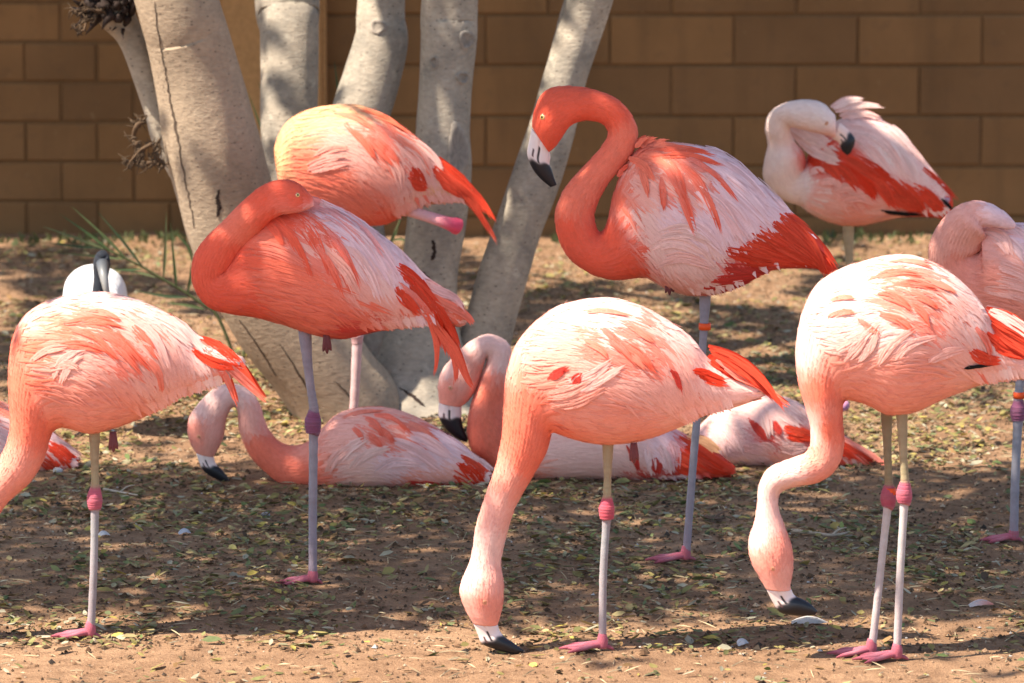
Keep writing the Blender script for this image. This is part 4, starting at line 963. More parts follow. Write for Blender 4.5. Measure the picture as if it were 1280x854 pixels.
flamingo('golden lit salmon flamingo behind the sleeping coral one, head hidden, tail toward the trunks', (438, 556), ST_C, 9, None, COL_C,
    [(365, 180), (380, 155), (420, 142), (460, 145), (500, 165), (535, 195), (548, 215), (535, 230), (505, 240), (480, 245), (430, 225), (380, 205)],
    [(380, 160, 1, -.2), (440, 142, 1, .2), (510, 175, .8, .6), (540, 210, .6, .8), (400, 200, 1, .1), (470, 230, .8, .6), (490, 190, .6, .8), (505, 235, .2, 1)],
    crop(220, 110, 3.048, [(1000, 270, 1090, 350, 1160, 430, 1220, 512, 22, 'r'), (990, 290, 1080, 380, 1140, 450, 1195, 555, 20, 'r'), (980, 300, 1060, 370, 1130, 430, 1180, 480, 26, 'r'), (960, 300, 1010, 350, 1060, 390, 1110, 420, 34, 'r'), (900, 300, 920, 340, 950, 380, 30, 'r'), (880, 340, 920, 370, 960, 380, 30, 'r'), (1000, 320, 1080, 400, 1130, 460, 1165, 520, 16, 'c'),
        (700, 85, 770, 110, 830, 150, 22, 'c'), (640, 130, 700, 190, 740, 250, 18, 'c'), (760, 190, 800, 230, 835, 280, 22, 'c'), (720, 180, 760, 220, 795, 265, 18, 'c'), (820, 170, 880, 220, 920, 280, 20, 's'), (600, 100, 660, 110, 720, 150, 18, 's'),
        (830, 180, 920, 240, 980, 330, 26, 'q'), (860, 230, 930, 290, 950, 370, 24, 'q'), (800, 260, 850, 320, 860, 400, 24, 'q'), (900, 200, 970, 260, 1010, 320, 26, 'w'),
        (500, 300, 570, 270, 650, 260, 16, 'w'), (500, 320, 580, 300, 660, 285, 16, 'w'), (520, 260, 590, 230, 660, 230, 16, 'q')]),
    [stand_leg([(450, 272), (449, 380), (447, 420), (446, 440), (443, 500)], (438, 556), PALELEG * np.array((1.1, .92, .9)), PALELEG * np.array((1.1, .85, .85)), PALELEG * np.array((1.05, .7, .7)), w=6.2, wj=7.4)],
    yo=[0] * 9 + [.0, .02, .05, .09, .115, .12, .12, .12], seed=105, knee=((508, 262), (572, 283), 9.5, (.72, .10, .16)), body_w=.62)

# --- D: tall, S-shaped neck
ST_D = [(1046, 336, 1040, 343), (1017, 295, 1016, 335), (985, 263, 965, 338), (935, 216, 920, 360), (902, 193, 888, 368), (870, 182, 860, 369), (824, 178, 830, 359), (799, 186, 808, 347), (780, 210, 790, 348), (767, 243, 772, 350), (762, 268, 752, 347), (758, 284, 733, 339), (751, 291, 712, 323), (745, 284, 699, 300), (743, 267, 694, 270), (750, 247, 702, 243), (762, 227, 718, 221), (779, 208, 738, 200), (792, 188, 753, 182), (797, 165, 760, 168), (788, 142, 756, 157), (771, 124, 745, 152), (748, 114, 728, 151), (725, 109, 712, 158), (700, 108, 702, 172), (682, 114, 695, 182), (672, 128, 690, 187), (666, 148, 687, 190), (665, 158, 687, 191)]
BK_D = [(665, 157, 687, 189), (661, 178, 688, 197), (659, 193, 687, 205), (665, 210, 690, 213), (675, 223, 693, 223), (688, 234, 696, 231)]
COL_D = [(700, 115, 'c'), (680, 140, 'c'), (690, 170, 'c'), (725, 130, 'c'), (770, 140, 'c'), (785, 170, 's'), (760, 195, 's'), (735, 215, 's'), (710, 250, 's'), (705, 290, 'c'), (740, 320, 'c'), (780, 335, 'c'), (760, 300, 'c'), (775, 250, 's'), (790, 200, 's'), (810, 195, 's'), (825, 205, 'm'), (845, 205, 'm'), (860, 215, 'm'), (840, 230, 'm'), (790, 230, 'q'), (800, 260, 'w'), (830, 260, 'v'), (870, 190, 'v'), (900, 210, 'v'), (940, 240, 'v'), (970, 260, 'v'), (880, 260, 'v'), (910, 280, 'v'), (860, 290, 'v'), (820, 300, 'w'), (850, 320, 'w'), (880, 310, 'w'), (840, 350, 'q'), (880, 345, 'w'), (905, 340, 'd'), (890, 362, 'd'), (930, 350, 'd'), (950, 320, 'r'), (1000, 320, 'r'), (1030, 330, 'r')]
flamingo('tall flamingo with coral S shaped neck and black tipped beak before the slanted trunk', (856, 703), ST_D, 10, BK_D, COL_D,
    [(785, 225), (800, 192), (830, 183), (870, 187), (905, 200), (945, 232), (962, 252), (940, 268), (912, 280), (886, 300), (855, 338), (832, 335), (805, 300)],
    [(800, 190, 1, 0), (870, 188, .9, .4), (950, 240, .75, .65), (900, 300, .5, .85), (800, 260, .6, .75), (830, 320, .6, .75), (870, 340, .7, .6), (840, 220, .7, .7), (900, 250, .6, .75)],
    crop(640, 90, 3.048, [(1030, 530, 1100, 590, 1180, 660, 1240, 755, 30, 'r'), (1010, 545, 1080, 600, 1150, 680, 1200, 785, 36, 'r'), (990, 570, 1060, 630, 1130, 690, 1180, 760, 40, 'r'), (930, 590, 1020, 650, 1110, 700, 1170, 740, 44, 'r'), (900, 630, 980, 670, 1060, 700, 1140, 725, 44, 'r'), (860, 660, 930, 690, 1000, 710, 1080, 720, 44, 'r'), (810, 680, 880, 700, 940, 715, 1000, 720, 40, 'r'), (800, 740, 860, 750, 920, 755, 970, 760, 36, 'd'), (760, 790, 830, 790, 900, 775, 960, 765, 36, 'd'), (720, 820, 800, 820, 880, 800, 930, 785, 32, 'd'), (1050, 540, 1120, 620, 1190, 690, 1245, 760, 14, 'd'),
        (560, 340, 610, 400, 640, 470, 665, 550, 26, 'c'), (620, 340, 670, 380, 710, 440, 740, 530, 26, 'c'), (660, 330, 710, 350, 770, 400, 820, 465, 20, 'c'), (590, 330, 620, 380, 640, 440, 24, 'c'), (570, 400, 572, 440, 575, 490, 18, 'c'), (500, 310, 600, 300, 700, 320, 24, 'c'), (520, 330, 640, 320, 770, 360, 20, 'c'), (480, 285, 560, 285, 650, 300, 20, 's'), (440, 330, 490, 350, 520, 400, 22, 's'), (490, 370, 505, 410, 515, 460, 18, 's'), (400, 400, 420, 380, 440, 370, 18, 'c'),
        (470, 290, 490, 265, 515, 250, 10, 's'), (490, 290, 515, 265, 545, 255, 10, 's'), (520, 290, 550, 268, 590, 262, 9, 's'),
        (700, 290, 820, 330, 930, 430, 34, 'v'), (760, 330, 880, 410, 980, 520, 36, 'v'), (800, 400, 900, 480, 990, 590, 36, 'v'), (700, 440, 800, 520, 880, 650, 34, 'v'), (780, 470, 860, 540, 920, 640, 34, 'v'), (640, 560, 720, 600, 800, 680, 30, 'v'), (860, 360, 970, 450, 1050, 540, 30, 'v'), (560, 620, 660, 600, 760, 650, 30, 'w'), (520, 680, 620, 640, 740, 700, 30, 'w'), (540, 740, 640, 700, 760, 740, 30, 'w')]),
    [stand_leg([(882, 358), (880, 440), (877, 470), (875, 490), (868, 560)], (857, 703), GREYLEG * np.array((.9, .92, 1.0)), GREYLEG * np.array((.9, .95, 1.06)), PURPLE, w=5.3, wj=8.5)],  # blue of the shade painted into the leg grey
    eye=(678.5, 146.5, 4.0), seed=106, band=(881, 408, 7.6, 4.2, 0), body_w=.62, black_from=.42, claws=(836, 352))

# --- E: preening far right
ST_E = [(1194, 252, 1182, 272), (1168, 216, 1150, 270), (1145, 189, 1121, 272), (1120, 163, 1094, 278), (1095, 149, 1072, 282), (1070, 146, 1050, 281), (1045, 152, 1030, 275), (1026, 168, 1012, 266), (1014, 188, 1000, 257), (1008, 203, 985, 252), (1006, 208, 966, 241), (1006, 201, 954, 221), (1003, 189, 955, 199), (993, 176, 959, 178), (986, 163, 955, 158), (986, 154, 960, 138), (1000, 157, 978, 125), (1015, 160, 1004, 120), (1030, 164, 1025, 124), (1040, 167, 1040, 138)]
BK_E = [(1036, 167, 1044, 146), (1044, 172, 1056, 156), (1047, 179, 1064, 166), (1050, 184, 1064, 174), (1055, 188, 1060, 184)]
COL_E = [(960, 145, 'e'), (1000, 130, 'e'), (1030, 145, 'e'), (970, 200, 'e'), (970, 235, 'e'), (1000, 230, 'e'), (1100, 175, 'e'), (1030, 250, 'q'), (1060, 265, 'p'), (1050, 200, 'r'), (1080, 215, 'r'), (1020, 200, 'r'), (1110, 235, 'r'), (1090, 260, 'q'), (1080, 160, 'w'), (1110, 190, 'w'), (1140, 210, 'w'), (1170, 250, 'r'), (1150, 255, 'r'), (1060, 150, 'w')]
flamingo('near white flamingo preening its red wing against the wall', (1058, 480), ST_E, 9, BK_E, COL_E,
    [(1048, 158), (1070, 150), (1100, 155), (1130, 180), (1150, 205), (1140, 225), (1115, 215), (1085, 195), (1055, 175)],
    [(1060, 155, .9, .3), (1130, 185, .7, .7), (1100, 200, .7, .75), (1150, 220, .6, .8)],
    crop(930, 100, 3.657, [(810, 400, 870, 450, 920, 500, 970, 545, 22, 'r'), (800, 480, 850, 530, 890, 590, 900, 640, 34, 'r'), (760, 480, 830, 530, 880, 570, 930, 600, 34, 'r'), (700, 460, 760, 520, 800, 570, 830, 610, 36, 'r'), (640, 440, 700, 500, 740, 550, 760, 600, 36, 'r'), (560, 420, 620, 480, 660, 530, 680, 580, 36, 'r'), (480, 390, 540, 450, 580, 500, 600, 550, 34, 'r'), (400, 380, 460, 420, 500, 460, 520, 500, 34, 'r'), (330, 370, 390, 400, 420, 430, 440, 470, 30, 'r'), (500, 350, 580, 400, 640, 440, 690, 460, 34, 'r'), (440, 340, 520, 390, 580, 430, 640, 470, 34, 'r'), (290, 360, 340, 390, 370, 430, 22, 'r'), (620, 480, 690, 540, 760, 570, 830, 590, 36, 'r'),
        (400, 130, 470, 95, 545, 88, 18, 'w'), (420, 150, 520, 115, 630, 122, 18, 'w'), (440, 170, 530, 150, 620, 170, 22, 'w'), (470, 220, 580, 240, 680, 330, 30, 'w'), (500, 270, 590, 340, 680, 450, 30, 'w'), (560, 240, 660, 320, 740, 460, 30, 'w'), (640, 230, 740, 330, 800, 480, 30, 'w'), (600, 170, 720, 260, 830, 400, 30, 'w'),
        (190, 190, 250, 230, 330, 270, 440, 330, 42, 'w'), (200, 210, 280, 280, 360, 330, 440, 370, 42, 'w'), (220, 240, 300, 310, 380, 350, 440, 375, 36, 'w'),
        (300, 430, 340, 410, 370, 420, 16, 'w'), (340, 470, 400, 460, 450, 490, 20, 'q'), (400, 510, 480, 490, 560, 540, 24, 'q'), (440, 550, 520, 530, 610, 570, 26, 'q'), (620, 592, 700, 606, 810, 608, 10, 'k'), (900, 540, 930, 570, 945, 590, 8, 'k')]),
    [stand_leg([(1060, 268), (1063, 345), (1063, 375), (1062, 390), (1060, 430)], (1058, 480), TANLEG * 1.1, GREYLEG, PINK, w=5.4, wj=8.0)],
    eye=(1033, 154, 2.6, 1), yo=[0] * 9 + [-.01, -.02, -.03, -.045, -.06, -.08, -.10, -.12, -.135, -.145, -.15], seed=107, beak_col=(.84, .56, .46), n_cov=110, cov_len=62, cov_w=6.2, knee=((1150, 235), (1186, 252), 5, (.42, .25, .3)), body_w=.60)

# --- F: right edge, tucked, body leaves the frame
ST_F = tr([(s[0] - 240, s[1] - 222, s[2] - 240, s[3] - 222) for s in ST_B], .956, 1161, 248)
FV = [(1205, 405), (1185, 388), (1170, 362), (1163, 337), (1161, 312), (1166, 294), (1176, 275), (1192, 257), (1213, 248), (1231, 250), (1248, 258), (1260, 268), (1266, 275)]
FD = [(1230, 298), (1227, 308), (1224, 314), (1221, 314), (1227, 312), (1228, 306), (1229, 298), (1230, 291), (1223, 281), (1234, 280), (1246, 281), (1258, 283), (1265, 281)]
ST_F = ST_F[:6] + [(1246, 279) + ST_F[6][2:], (1224, 282) + ST_F[7][2:]] + [d + v for d, v in zip(FD, FV)]
f_ = lambda L: [(1161 + (p[0] - 240) * .956, 248 + (p[1] - 222) * .956) + tuple(p[2:]) for p in L]
COL_F = [(1170, 310, 'q'), (1215, 255, 'q'), (1250, 262, 'v'), (1190, 330, 'p'), (1220, 300, 'q'), (1250, 320, 'q'), (1235, 345, 'p'), (1270, 300, 'v'), (1225, 370, 'p'), (1265, 380, 'p'), (1300, 350, 'w'), (1350, 380, 'w'), (1300, 420, 'p'), (1400, 430, 'r')]
flamingo('lilac pink flamingo at the right edge with tucked head and orange leg band', (1267, 678), ST_F, 10, None, COL_F, f_(WING_B), FLOW_B and [(a, b, c, d) for (a, b), (c, d) in zip([(p[0], p[1]) for p in f_([(q[0], q[1]) for q in FLOW_B])], [(q[2], q[3]) for q in FLOW_B])],
    [tuple(v for j in range(0, len(s) - 2, 2) for v in (1161 + (s[j] - 240) * .956, 248 + (s[j + 1] - 222) * .956)) + (s[-2], 'w' if s[-1] in 'csp' else s[-1]) for s in STR_B],
    [stand_leg([(1278, 430), (1274, 495), (1273, 515), (1272, 532), (1269, 600)], (1267, 678), GREYLEG * np.array((.9, .95, 1.05)), GREYLEG * np.array((.9, .95, 1.05)), PURPLE, w=6.0, wj=8.6, size=.09)],  # same grey legs, with the bluish shade mixed into the colour
    eye=(1288, 269, 3.2, 1), yo=[0] * 13 + [-.01, -.03, -.05, -.06, -.065, -.07, -.07, -.07], seed=108, band=(1274, 494, 7.4, 4, 0), body_w=.64)

# --- I: sitting left, head down
ST_I = [(615, 587, 610, 606), (587, 564, 572, 609), (554, 541, 538, 611), (522, 523, 507, 612), (486, 511, 476, 612), (446, 511, 440, 612), (420, 520, 412, 612), (402, 537, 388, 611), (385, 553, 367, 609), (365, 558, 350, 604), (348, 552, 334, 591), (338, 541, 318, 576), (331, 528, 306, 557), (326, 510, 299, 536), (319, 496, 298, 518), (305, 484, 294, 508), (288, 480, 289, 510), (268, 486, 284, 519), (249, 504, 281, 532), (237, 522, 279, 545), (235, 541, 275, 556), (240, 558, 270, 566), (245, 566, 267, 571)]
BK_I = [(245, 565, 267, 570), (249, 578, 270, 580), (255, 589, 278, 588), (268, 598, 284, 596), (284, 605, 288, 602)]
COL_I = [(250, 510, 'w'), (290, 490, 'w'), (247, 548, 'p'), (265, 550, 'q'), (310, 520, 'q'), (325, 560, 's'), (350, 585, 's'), (380, 590, 's'), (385, 565, 'p'), (410, 560, 'q'), (450, 520, 'q'), (490, 518, 'q'), (455, 535, 'm'), (480, 530, 'm'), (500, 530, 'm'), (430, 570, 'w'), (470, 575, 'v'), (510, 570, 'v'), (530, 550, 'v'), (440, 600, 'w'), (500, 598, 'p'), (540, 590, 'q'), (580, 575, 'w'), (600, 595, 'r')]
WING_I = [(402, 560), (415, 530), (445, 516), (490, 516), (530, 532), (570, 558), (590, 575), (575, 595), (530, 598), (470, 600), (420, 595)]
FLOW_I = [(420, 530, 1, -.1), (490, 516, .95, .3), (560, 555, .8, .6), (430, 580, 1, -.3), (500, 580, .9, .3), (560, 590, .8, .5), (470, 550, .8, .55)]
STR_I = crop(210, 410, 3.048, [(1110, 490, 1160, 520, 1200, 560, 1235, 560, 30, 'r'), (1100, 510, 1150, 550, 1190, 590, 1215, 610, 34, 'r'), (1080, 550, 1120, 580, 1160, 600, 1200, 605, 30, 'r'), (900, 580, 970, 590, 1040, 598, 1110, 600, 26, 'd'), (1120, 480, 1180, 510, 1240, 545, 22, 'w'),
    (780, 335, 840, 345, 900, 395, 20, 'c'), (740, 340, 780, 360, 800, 400, 18, 'c'), (760, 370, 810, 390, 840, 425, 18, 'c'), (760, 400, 785, 420, 800, 445, 16, 'c'), (705, 380, 725, 400, 735, 425, 14, 'c'), (900, 360, 960, 390, 1000, 425, 16, 's'), (660, 350, 720, 330, 780, 330, 16, 's'),
    (900, 400, 1000, 440, 1080, 500, 30, 'v'), (850, 430, 950, 470, 1040, 540, 30, 'v'), (980, 380, 1090, 440, 1160, 500, 26, 'v'), (640, 520, 690, 460, 760, 420, 22, 'w'), (700, 540, 760, 480, 850, 460, 24, 'w'), (600, 560, 640, 490, 700, 450, 22, 'w'), (780, 560, 860, 510, 960, 520, 28, 'v')])
flamingo('pale flamingo lying on the ground, arched neck, beak pointing at the soil', (440, 600), ST_I, 9, BK_I, COL_I, WING_I, FLOW_I, STR_I, [], eye=(249, 546, 2.8, 1), seed=109, cov_len=62, cov_w=6.2, n_cov=180, body_w=.95)

# --- J: sitting behind H, head hanging
ST_J = [(921, 586, 915, 594), (890, 562, 870, 598), (855, 543, 835, 600), (820, 525, 800, 600), (780, 508, 770, 600), (740, 502, 735, 600), (705, 508, 700, 600), (675, 525, 670, 600), (655, 543, 645, 597), (642, 550, 622, 589), (634, 545, 604, 578), (630, 530, 590, 564), (628, 510, 584, 537), (632, 485, 588, 509), (637, 462, 597, 483), (639, 443, 606, 460), (634, 428, 609, 449), (612, 418, 607, 448), (592, 425, 605, 456), (572, 441, 602, 466), (554, 462, 598, 480), (548, 480, 591, 493), (548, 493, 583, 503), (549, 503, 577, 508)]
BK_J = [(549, 502, 577, 507), (548, 513, 577, 516), (549, 523, 577, 525), (558, 537, 580, 537), (571, 548, 584, 546), (583, 553, 585, 550)]
COL_J = [(555, 470, 'w'), (600, 425, 'w'), (575, 480, 'q'), (563, 486, 'p'), (590, 480, 'p'), (625, 440, 'w'), (610, 490, 's'), (605, 530, 's'), (610, 560, 's'), (640, 580, 'p'), (690, 570, 'w'), (740, 570, 'w'), (780, 570, 'w'), (790, 590, 'd'), (810, 560, 'v'), (830, 580, 'd'), (860, 570, 'r'), (900, 580, 'r')]
flamingo('flamingo lying behind the feeding one, hooked neck raised, black beak hanging', (740, 592), ST_J, 9, BK_J, COL_J,
    [(670, 560), (690, 525), (740, 510), (790, 520), (830, 540), (850, 560), (835, 590), (780, 592), (720, 590), (680, 585)],
    [(690, 540, 1, 0), (780, 520, .9, .3), (840, 560, .7, .7), (720, 580, 1, -.1), (800, 585, .8, .5)],
    crop(540, 360, 2.844, [(870, 530, 930, 570, 1000, 620, 1080, 655, 36, 'r'), (880, 560, 940, 600, 1000, 640, 1050, 660, 36, 'r'), (870, 590, 920, 620, 980, 650, 36, 'r'), (860, 620, 900, 640, 950, 660, 30, 'r'), (900, 530, 960, 545, 1025, 590, 30, 'y'), (760, 560, 775, 610, 780, 665, 26, 'w'), (800, 560, 830, 600, 850, 660, 26, 'w'), (840, 545, 860, 580, 870, 640, 24, 'v'), (690, 555, 720, 610, 735, 650, 14, 'd'), (790, 600, 800, 630, 805, 660, 26, 'd')]),
    [], eye=(563, 485, 2.8, 1), seed=110, cov_len=62, cov_w=6.2, n_cov=150, body_w=.95, black_from=.33)

# --- K: sitting further back on the right
ST_K = [(1093, 574, 1086, 579), (1062, 550, 1045, 581), (1025, 521, 1005, 583), (985, 499, 970, 583), (945, 496, 935, 583), (905, 507, 900, 583), (880, 528, 876, 581), (863, 549, 864, 574), (876, 543, 862, 562), (892, 528, 874, 546), (915, 516, 905, 540), (940, 514, 938, 538), (960, 518, 960, 534)]
COL_K = [(900, 530, 'w'), (940, 510, 'w'), (985, 505, 'w'), (1020, 530, 'w'), (890, 565, 'v'), (930, 560, 'v'), (940, 540, 'd'), (970, 545, 'w'), (985, 540, 'd'), (1010, 545, 'r'), (1040, 555, 'r'), (1075, 570, 'r'), (960, 575, 'q'), (1000, 565, 'w')]
flamingo('white and red flamingo lying farthest back, partly hidden behind the right feeding one', (970, 574), ST_K, 7, None, COL_K,
    [(880, 540), (905, 515), (945, 502), (985, 506), (1020, 528), (1035, 548), (1010, 562), (960, 570), (900, 572)],
    [(900, 530, 1, .3), (985, 510, .9, .45), (1030, 545, .7, .7), (920, 560, .9, .4), (980, 560, .8, .6)],
    crop(840, 440, 4.741, [(450, 390, 490, 430, 530, 480, 550, 510, 30, 'd'), (600, 410, 620, 450, 650, 490, 26, 'd'), (660, 450, 740, 470, 830, 490, 40, 'r'), (670, 490, 760, 510, 840, 520, 34, 'r'), (820, 440, 900, 490, 1010, 560, 1110, 640, 30, 'c'), (840, 470, 950, 530, 1060, 580, 1200, 650, 30, 'r'), (860, 450, 960, 500, 1080, 560, 1180, 645, 26, 's'), (820, 500, 900, 540, 1000, 580, 1100, 640, 34, 'r'),
        (420, 560, 490, 570, 570, 595, 44, 'q'), (520, 550, 570, 560, 615, 590, 30, 'w'), (640, 270, 720, 330, 800, 400, 40, 'w'), (580, 290, 660, 370, 760, 450, 44, 'w'), (520, 330, 560, 420, 580, 500, 40, 'w'), (640, 560, 720, 570, 800, 560, 44, 'w'), (300, 430, 360, 500, 420, 600, 40, 'v'), (240, 460, 290, 540, 330, 630, 40, 'v')]),
    [], yo=[0] * 7 + [.0, .03, .08, .11, .12, .12], seed=111, cov_len=56, cov_w=6.2, n_cov=140, body_w=.9, knee=((1040, 520), (1056, 507), 6, (.45, .2, .3)))

# --- L: sitting, almost wholly past the left edge
ST_L = tr(ST_I, 1, -516, -18)
sh = lambda L: [(p[0] - 516, p[1] - 18) + tuple(p[2:]) for p in L]
flamingo('flamingo lying at the left edge, only its red tail and pink flank in view', (-76, 582), ST_L, 9, tr(BK_I, 1, -516, -18), sh(COL_I), sh(WING_I), sh(FLOW_I),
    [tuple(v for j in range(0, len(s) - 2, 2) for v in (s[j] - 516, s[j + 1] - 18)) + s[-2:] for s in STR_I], [], eye=(-267, 528, 2.8, 1), seed=112, cov_len=62, cov_w=6.2, n_cov=140, body_w=.95)

# ------------------------------------------------------------------ ibis behind the left flamingo
def ibis():
    rnd = np.random.default_rng(300)
    g0 = on_ground(122, 545); Y0 = g0[1]; k = (at(641, 400, Y0) - at(640, 400, Y0))[0]; O = np.array([g0[0], Y0, 0])
    root = empty('ibis', O, 'white ibis with bare black head and grey bill behind the left flamingo', 'ibis')
    W_ = np.array((.78, .77, .76)); K_ = np.array((.025, .028, .036))
    st = [(156, 398, 150, 418), (155, 366, 150, 436), (146, 347, 143, 446), (130, 337, 130, 450), (112, 334, 113, 450), (95, 339, 97, 444), (82, 352, 85, 430), (77, 372, 79, 412)]
    G = loft(st, Y0, [1.6, 1.5, 1.4, 1.35, 1.35, 1.35, 1.35, 1.3], [0.05] * 8, 7, 44)
    mb = MB(); nu, nv = G.shape[:2]; q = nu * nv
    F = grid_faces(nu, nv, True) + [(q, (j + 1) % nv, j) for j in range(nv)] + [(q + 1, (nu - 1) * nv + j, (nu - 1) * nv + (j + 1) % nv) for j in range(nv)]
    V = np.concatenate([G.reshape(-1, 3), [G[0].mean(0), G[-1].mean(0)]])
    mb.add(V, F, W_)
    yf = G[..., 1].min() - Y0
    tube(mb, [at(124, 410, Y0 + yf * .5), at(124, 395, Y0 + yf * 1.02), at(124, 370, Y0 + yf * 1.12), at(126, 348, Y0 + yf * 1.10), at(127, 332, Y0 + yf * 1.1), at(128, 320, Y0 + yf * 1.15), at(128, 318, Y0 + yf * 1.2)], [12 * k, 10 * k, 9 * k, 9 * k, 10.6 * k, 8.5 * k, 3 * k], np.array([W_, K_, K_, K_, K_, K_, K_]), 16, 6)
    for lx, yo_ in ((112, .02), (132, .06)):
        gf = at(lx, 545, Y0 + yo_); gf[2] = gz(gf[0], gf[1])
        tube(mb, [at(lx, 436, Y0 + yo_), at(lx, 480, Y0 + yo_), at(lx, 492, Y0 + yo_), at(lx, 505, Y0 + yo_), gf + [0, 0, .012]], [7 * k, 3.6 * k, 4.8 * k, 3.4 * k, 3.6 * k], np.array([W_ * .6, K_ * 1.6, K_ * 1.8, K_ * 1.6, K_ * 1.6]), 10, 4)
        for a in (-.5, 0, .5):
            d = np.array([math.sin(a), -math.cos(a), 0]); tube(mb, [gf + [0, 0, .01], gf + d * .035 + [0, 0, .008], gf + d * .075 + [0, 0, .003]], [.0055, .0045, .002], K_ * 1.6, 7, 3)
    mb.build('body', M_BODY, root, O)
    mb = MB()
    tube(mb, [at(128, 330, Y0 + yf * 1.25), at(129, 340, Y0 + yf * 1.55), at(131, 352, Y0 + yf * 1.7), at(134, 368, Y0 + yf * 1.7), at(137, 388, Y0 + yf * 1.5)], [8 * k, 6.2 * k, 4.8 * k, 3.4 * k, 1.8 * k], np.array([(.05, .055, .065), (.12, .12, .12), (.26, .25, .235), (.30, .285, .26), (.2, .19, .18)]), 12, 6)
    mb.build('beak', M_BEAK, root, O)
    for ex in (-1, 1):
        mb = MB(); c = at(128 + ex * 8.6, 331, Y0 + yf * 1.16)
        ang = np.linspace(0, 6.283, 10, endpoint=False)
        Vv = [c + np.array([math.cos(a) * math.cos(b), math.sin(a) * math.cos(b), math.sin(b)]) * 1.6 * k for b in np.linspace(-1.5, 1.5, 6) for a in ang]
        mb.add(Vv, grid_faces(6, 10, True), (.02, .012, .01)); mb.build('eye', M_EYE, root, O)
    NN, DU = grid_normals(G); mb = MB()
    for i in range(1300):
        iu, iv = rnd.integers(1, nu - 1), rnd.integers(0, nv); n_ = NN[iu, iv]; d = np.array([.15, .25, -1.0]) + rnd.normal(0, .2, 3); d = unit(d - n_ * (d @ n_)); ln = rnd.uniform(9, 16) * k
        P = [G[iu, iv] + d * ln * t + n_ * (.001 + .001 * t - .30 * ln * t * t) for t in (0, .33, .66, 1)]
        feather(mb, P, np.tile(n_, (4, 1)), rnd.uniform(4, 6.5) * k, W_ * rnd.uniform(.85, 1.0), W_ * rnd.uniform(.95, 1.08), 3, 2.6, .2, .1, rnd)
    tag(mb.build('down', M_FEATHER, root, O), kind='stuff')
ibis()

# ------------------------------------------------------------------ palm fronds beside the trunk
def blade(mb, pts, wpx, Y, col, bend=0.0):
    P = catmull(np.array([at(p[0], p[1], Y + (p[2] if len(p) > 2 else 0)) for p in pts]), 4); k = (at(641, 300, Y) - at(640, 300, Y))[0]
    m = len(P); t = np.linspace(0, 1, m); T = unit(np.gradient(P, axis=0)); Sd = unit(np.cross(T, np.array([0.15, -1., .3]))); Nu = np.cross(Sd, T)
    wv = wpx * k * (0.25 + .75 * np.minimum(1, t / .3)) * (1 - t ** 2.4) + .0004
    V = np.concatenate([P[:, None] - Sd[:, None] * wv[:, None, None] + Nu[:, None] * wv[:, None, None] * .5, P[:, None], P[:, None] + Sd[:, None] * wv[:, None, None] + Nu[:, None] * wv[:, None, None] * .5], 1)
    mb.add(V.reshape(-1, 3), grid_faces(m, 3, False), col)
palm = empty('palm', on_ground(300, 470) * [1, 1, 0], 'young green palm with thin feathery fronds left of the leaning trunk', 'palm')
PO = np.array(palm.location); YP = PO[1] + .1
gl = [(.10, .13, .05), (.07, .11, .04), (.14, .16, .07), (.05, .08, .035)]
def frond(path, leaflets, Y, rad=(2.2, 2.0, 1.6, 1.0)):
    mb = MB(); px_tube(mb, path, np.interp(np.linspace(0, 1, len(path)), [0, .3, .7, 1], rad), (.10, .11, .045), Y, 7, 4)
    o = mb.build('frond', M_LEAF, palm, PO)
    for i, (pts, w_) in enumerate(leaflets):
        m = MB(); blade(m, pts, w_ * .85, Y - .004, gl[i % 4]); m.build('leaflet', M_LEAF, o, PO)
c3 = lambda L: [(x / 4.267, 240 + y / 4.267) for x, y in L]
frond([(300, 465)] + c3([(1165, 670), (1080, 600), (980, 530), (850, 455), (760, 400), (660, 350), (560, 300), (470, 262)]),
      [(c3(a), b) for a, b in (([(1000, 545), (1015, 460), (1020, 370)], 2.4), ([(940, 508), (930, 400), (908, 160)], 2.4), ([(872, 462), (880, 320), (887, 105)], 2.4), ([(760, 400), (660, 270), (520, 105)], 2.2), ([(675, 360), (560, 240), (385, 80)], 2.2), ([(600, 325), (480, 230), (315, 115)], 2.2), ([(560, 305), (400, 245), (230, 185)], 2.2), ([(540, 300), (400, 290), (215, 268)], 1.9), ([(660, 358), (520, 345), (300, 325)], 1.9), ([(755, 412), (680, 415), (580, 415)], 2.0), ([(830, 455), (740, 430), (600, 415)], 2.0), ([(1000, 562), (880, 555), (720, 528)], 2.6), ([(1090, 625), (1000, 605), (880, 590)], 2.6), ([(1030, 380), (1000, 290), (915, 200)], 2.0))], YP)
frond([(300, 465), (318, 380), (330, 300), (345, 220), (352, 170)], [([(345, 215), (330, 170), (310, 116)], 2.0), ([(348, 190), (338, 150), (322, 100)], 2.0), ([(350, 175), (352, 140), (352, 92)], 2.0), ([(352, 172), (366, 140), (372, 95)], 2.0), ([(352, 180), (375, 150), (400, 105)], 2.0), ([(345, 220), (332, 195), (318, 172)], 2.0), ([(340, 240), (360, 215), (384, 190)], 2.0), ([(352, 176), (384, 140), (392, 88)], 1.8)], YP + .28)
frond([(300, 465), (400, 400), (470, 330), (494, 290), (505, 262)], [([(497, 285), (490, 300), (484, 318)], 2.2), ([(500, 275), (502, 250), (500, 232)], 2.0), ([(490, 300), (505, 300), (516, 312)], 2.2), ([(430, 150), (422, 110), (418, 75)], 1.6), ([(436, 160), (440, 120), (446, 70)], 1.6)], YP + .22)
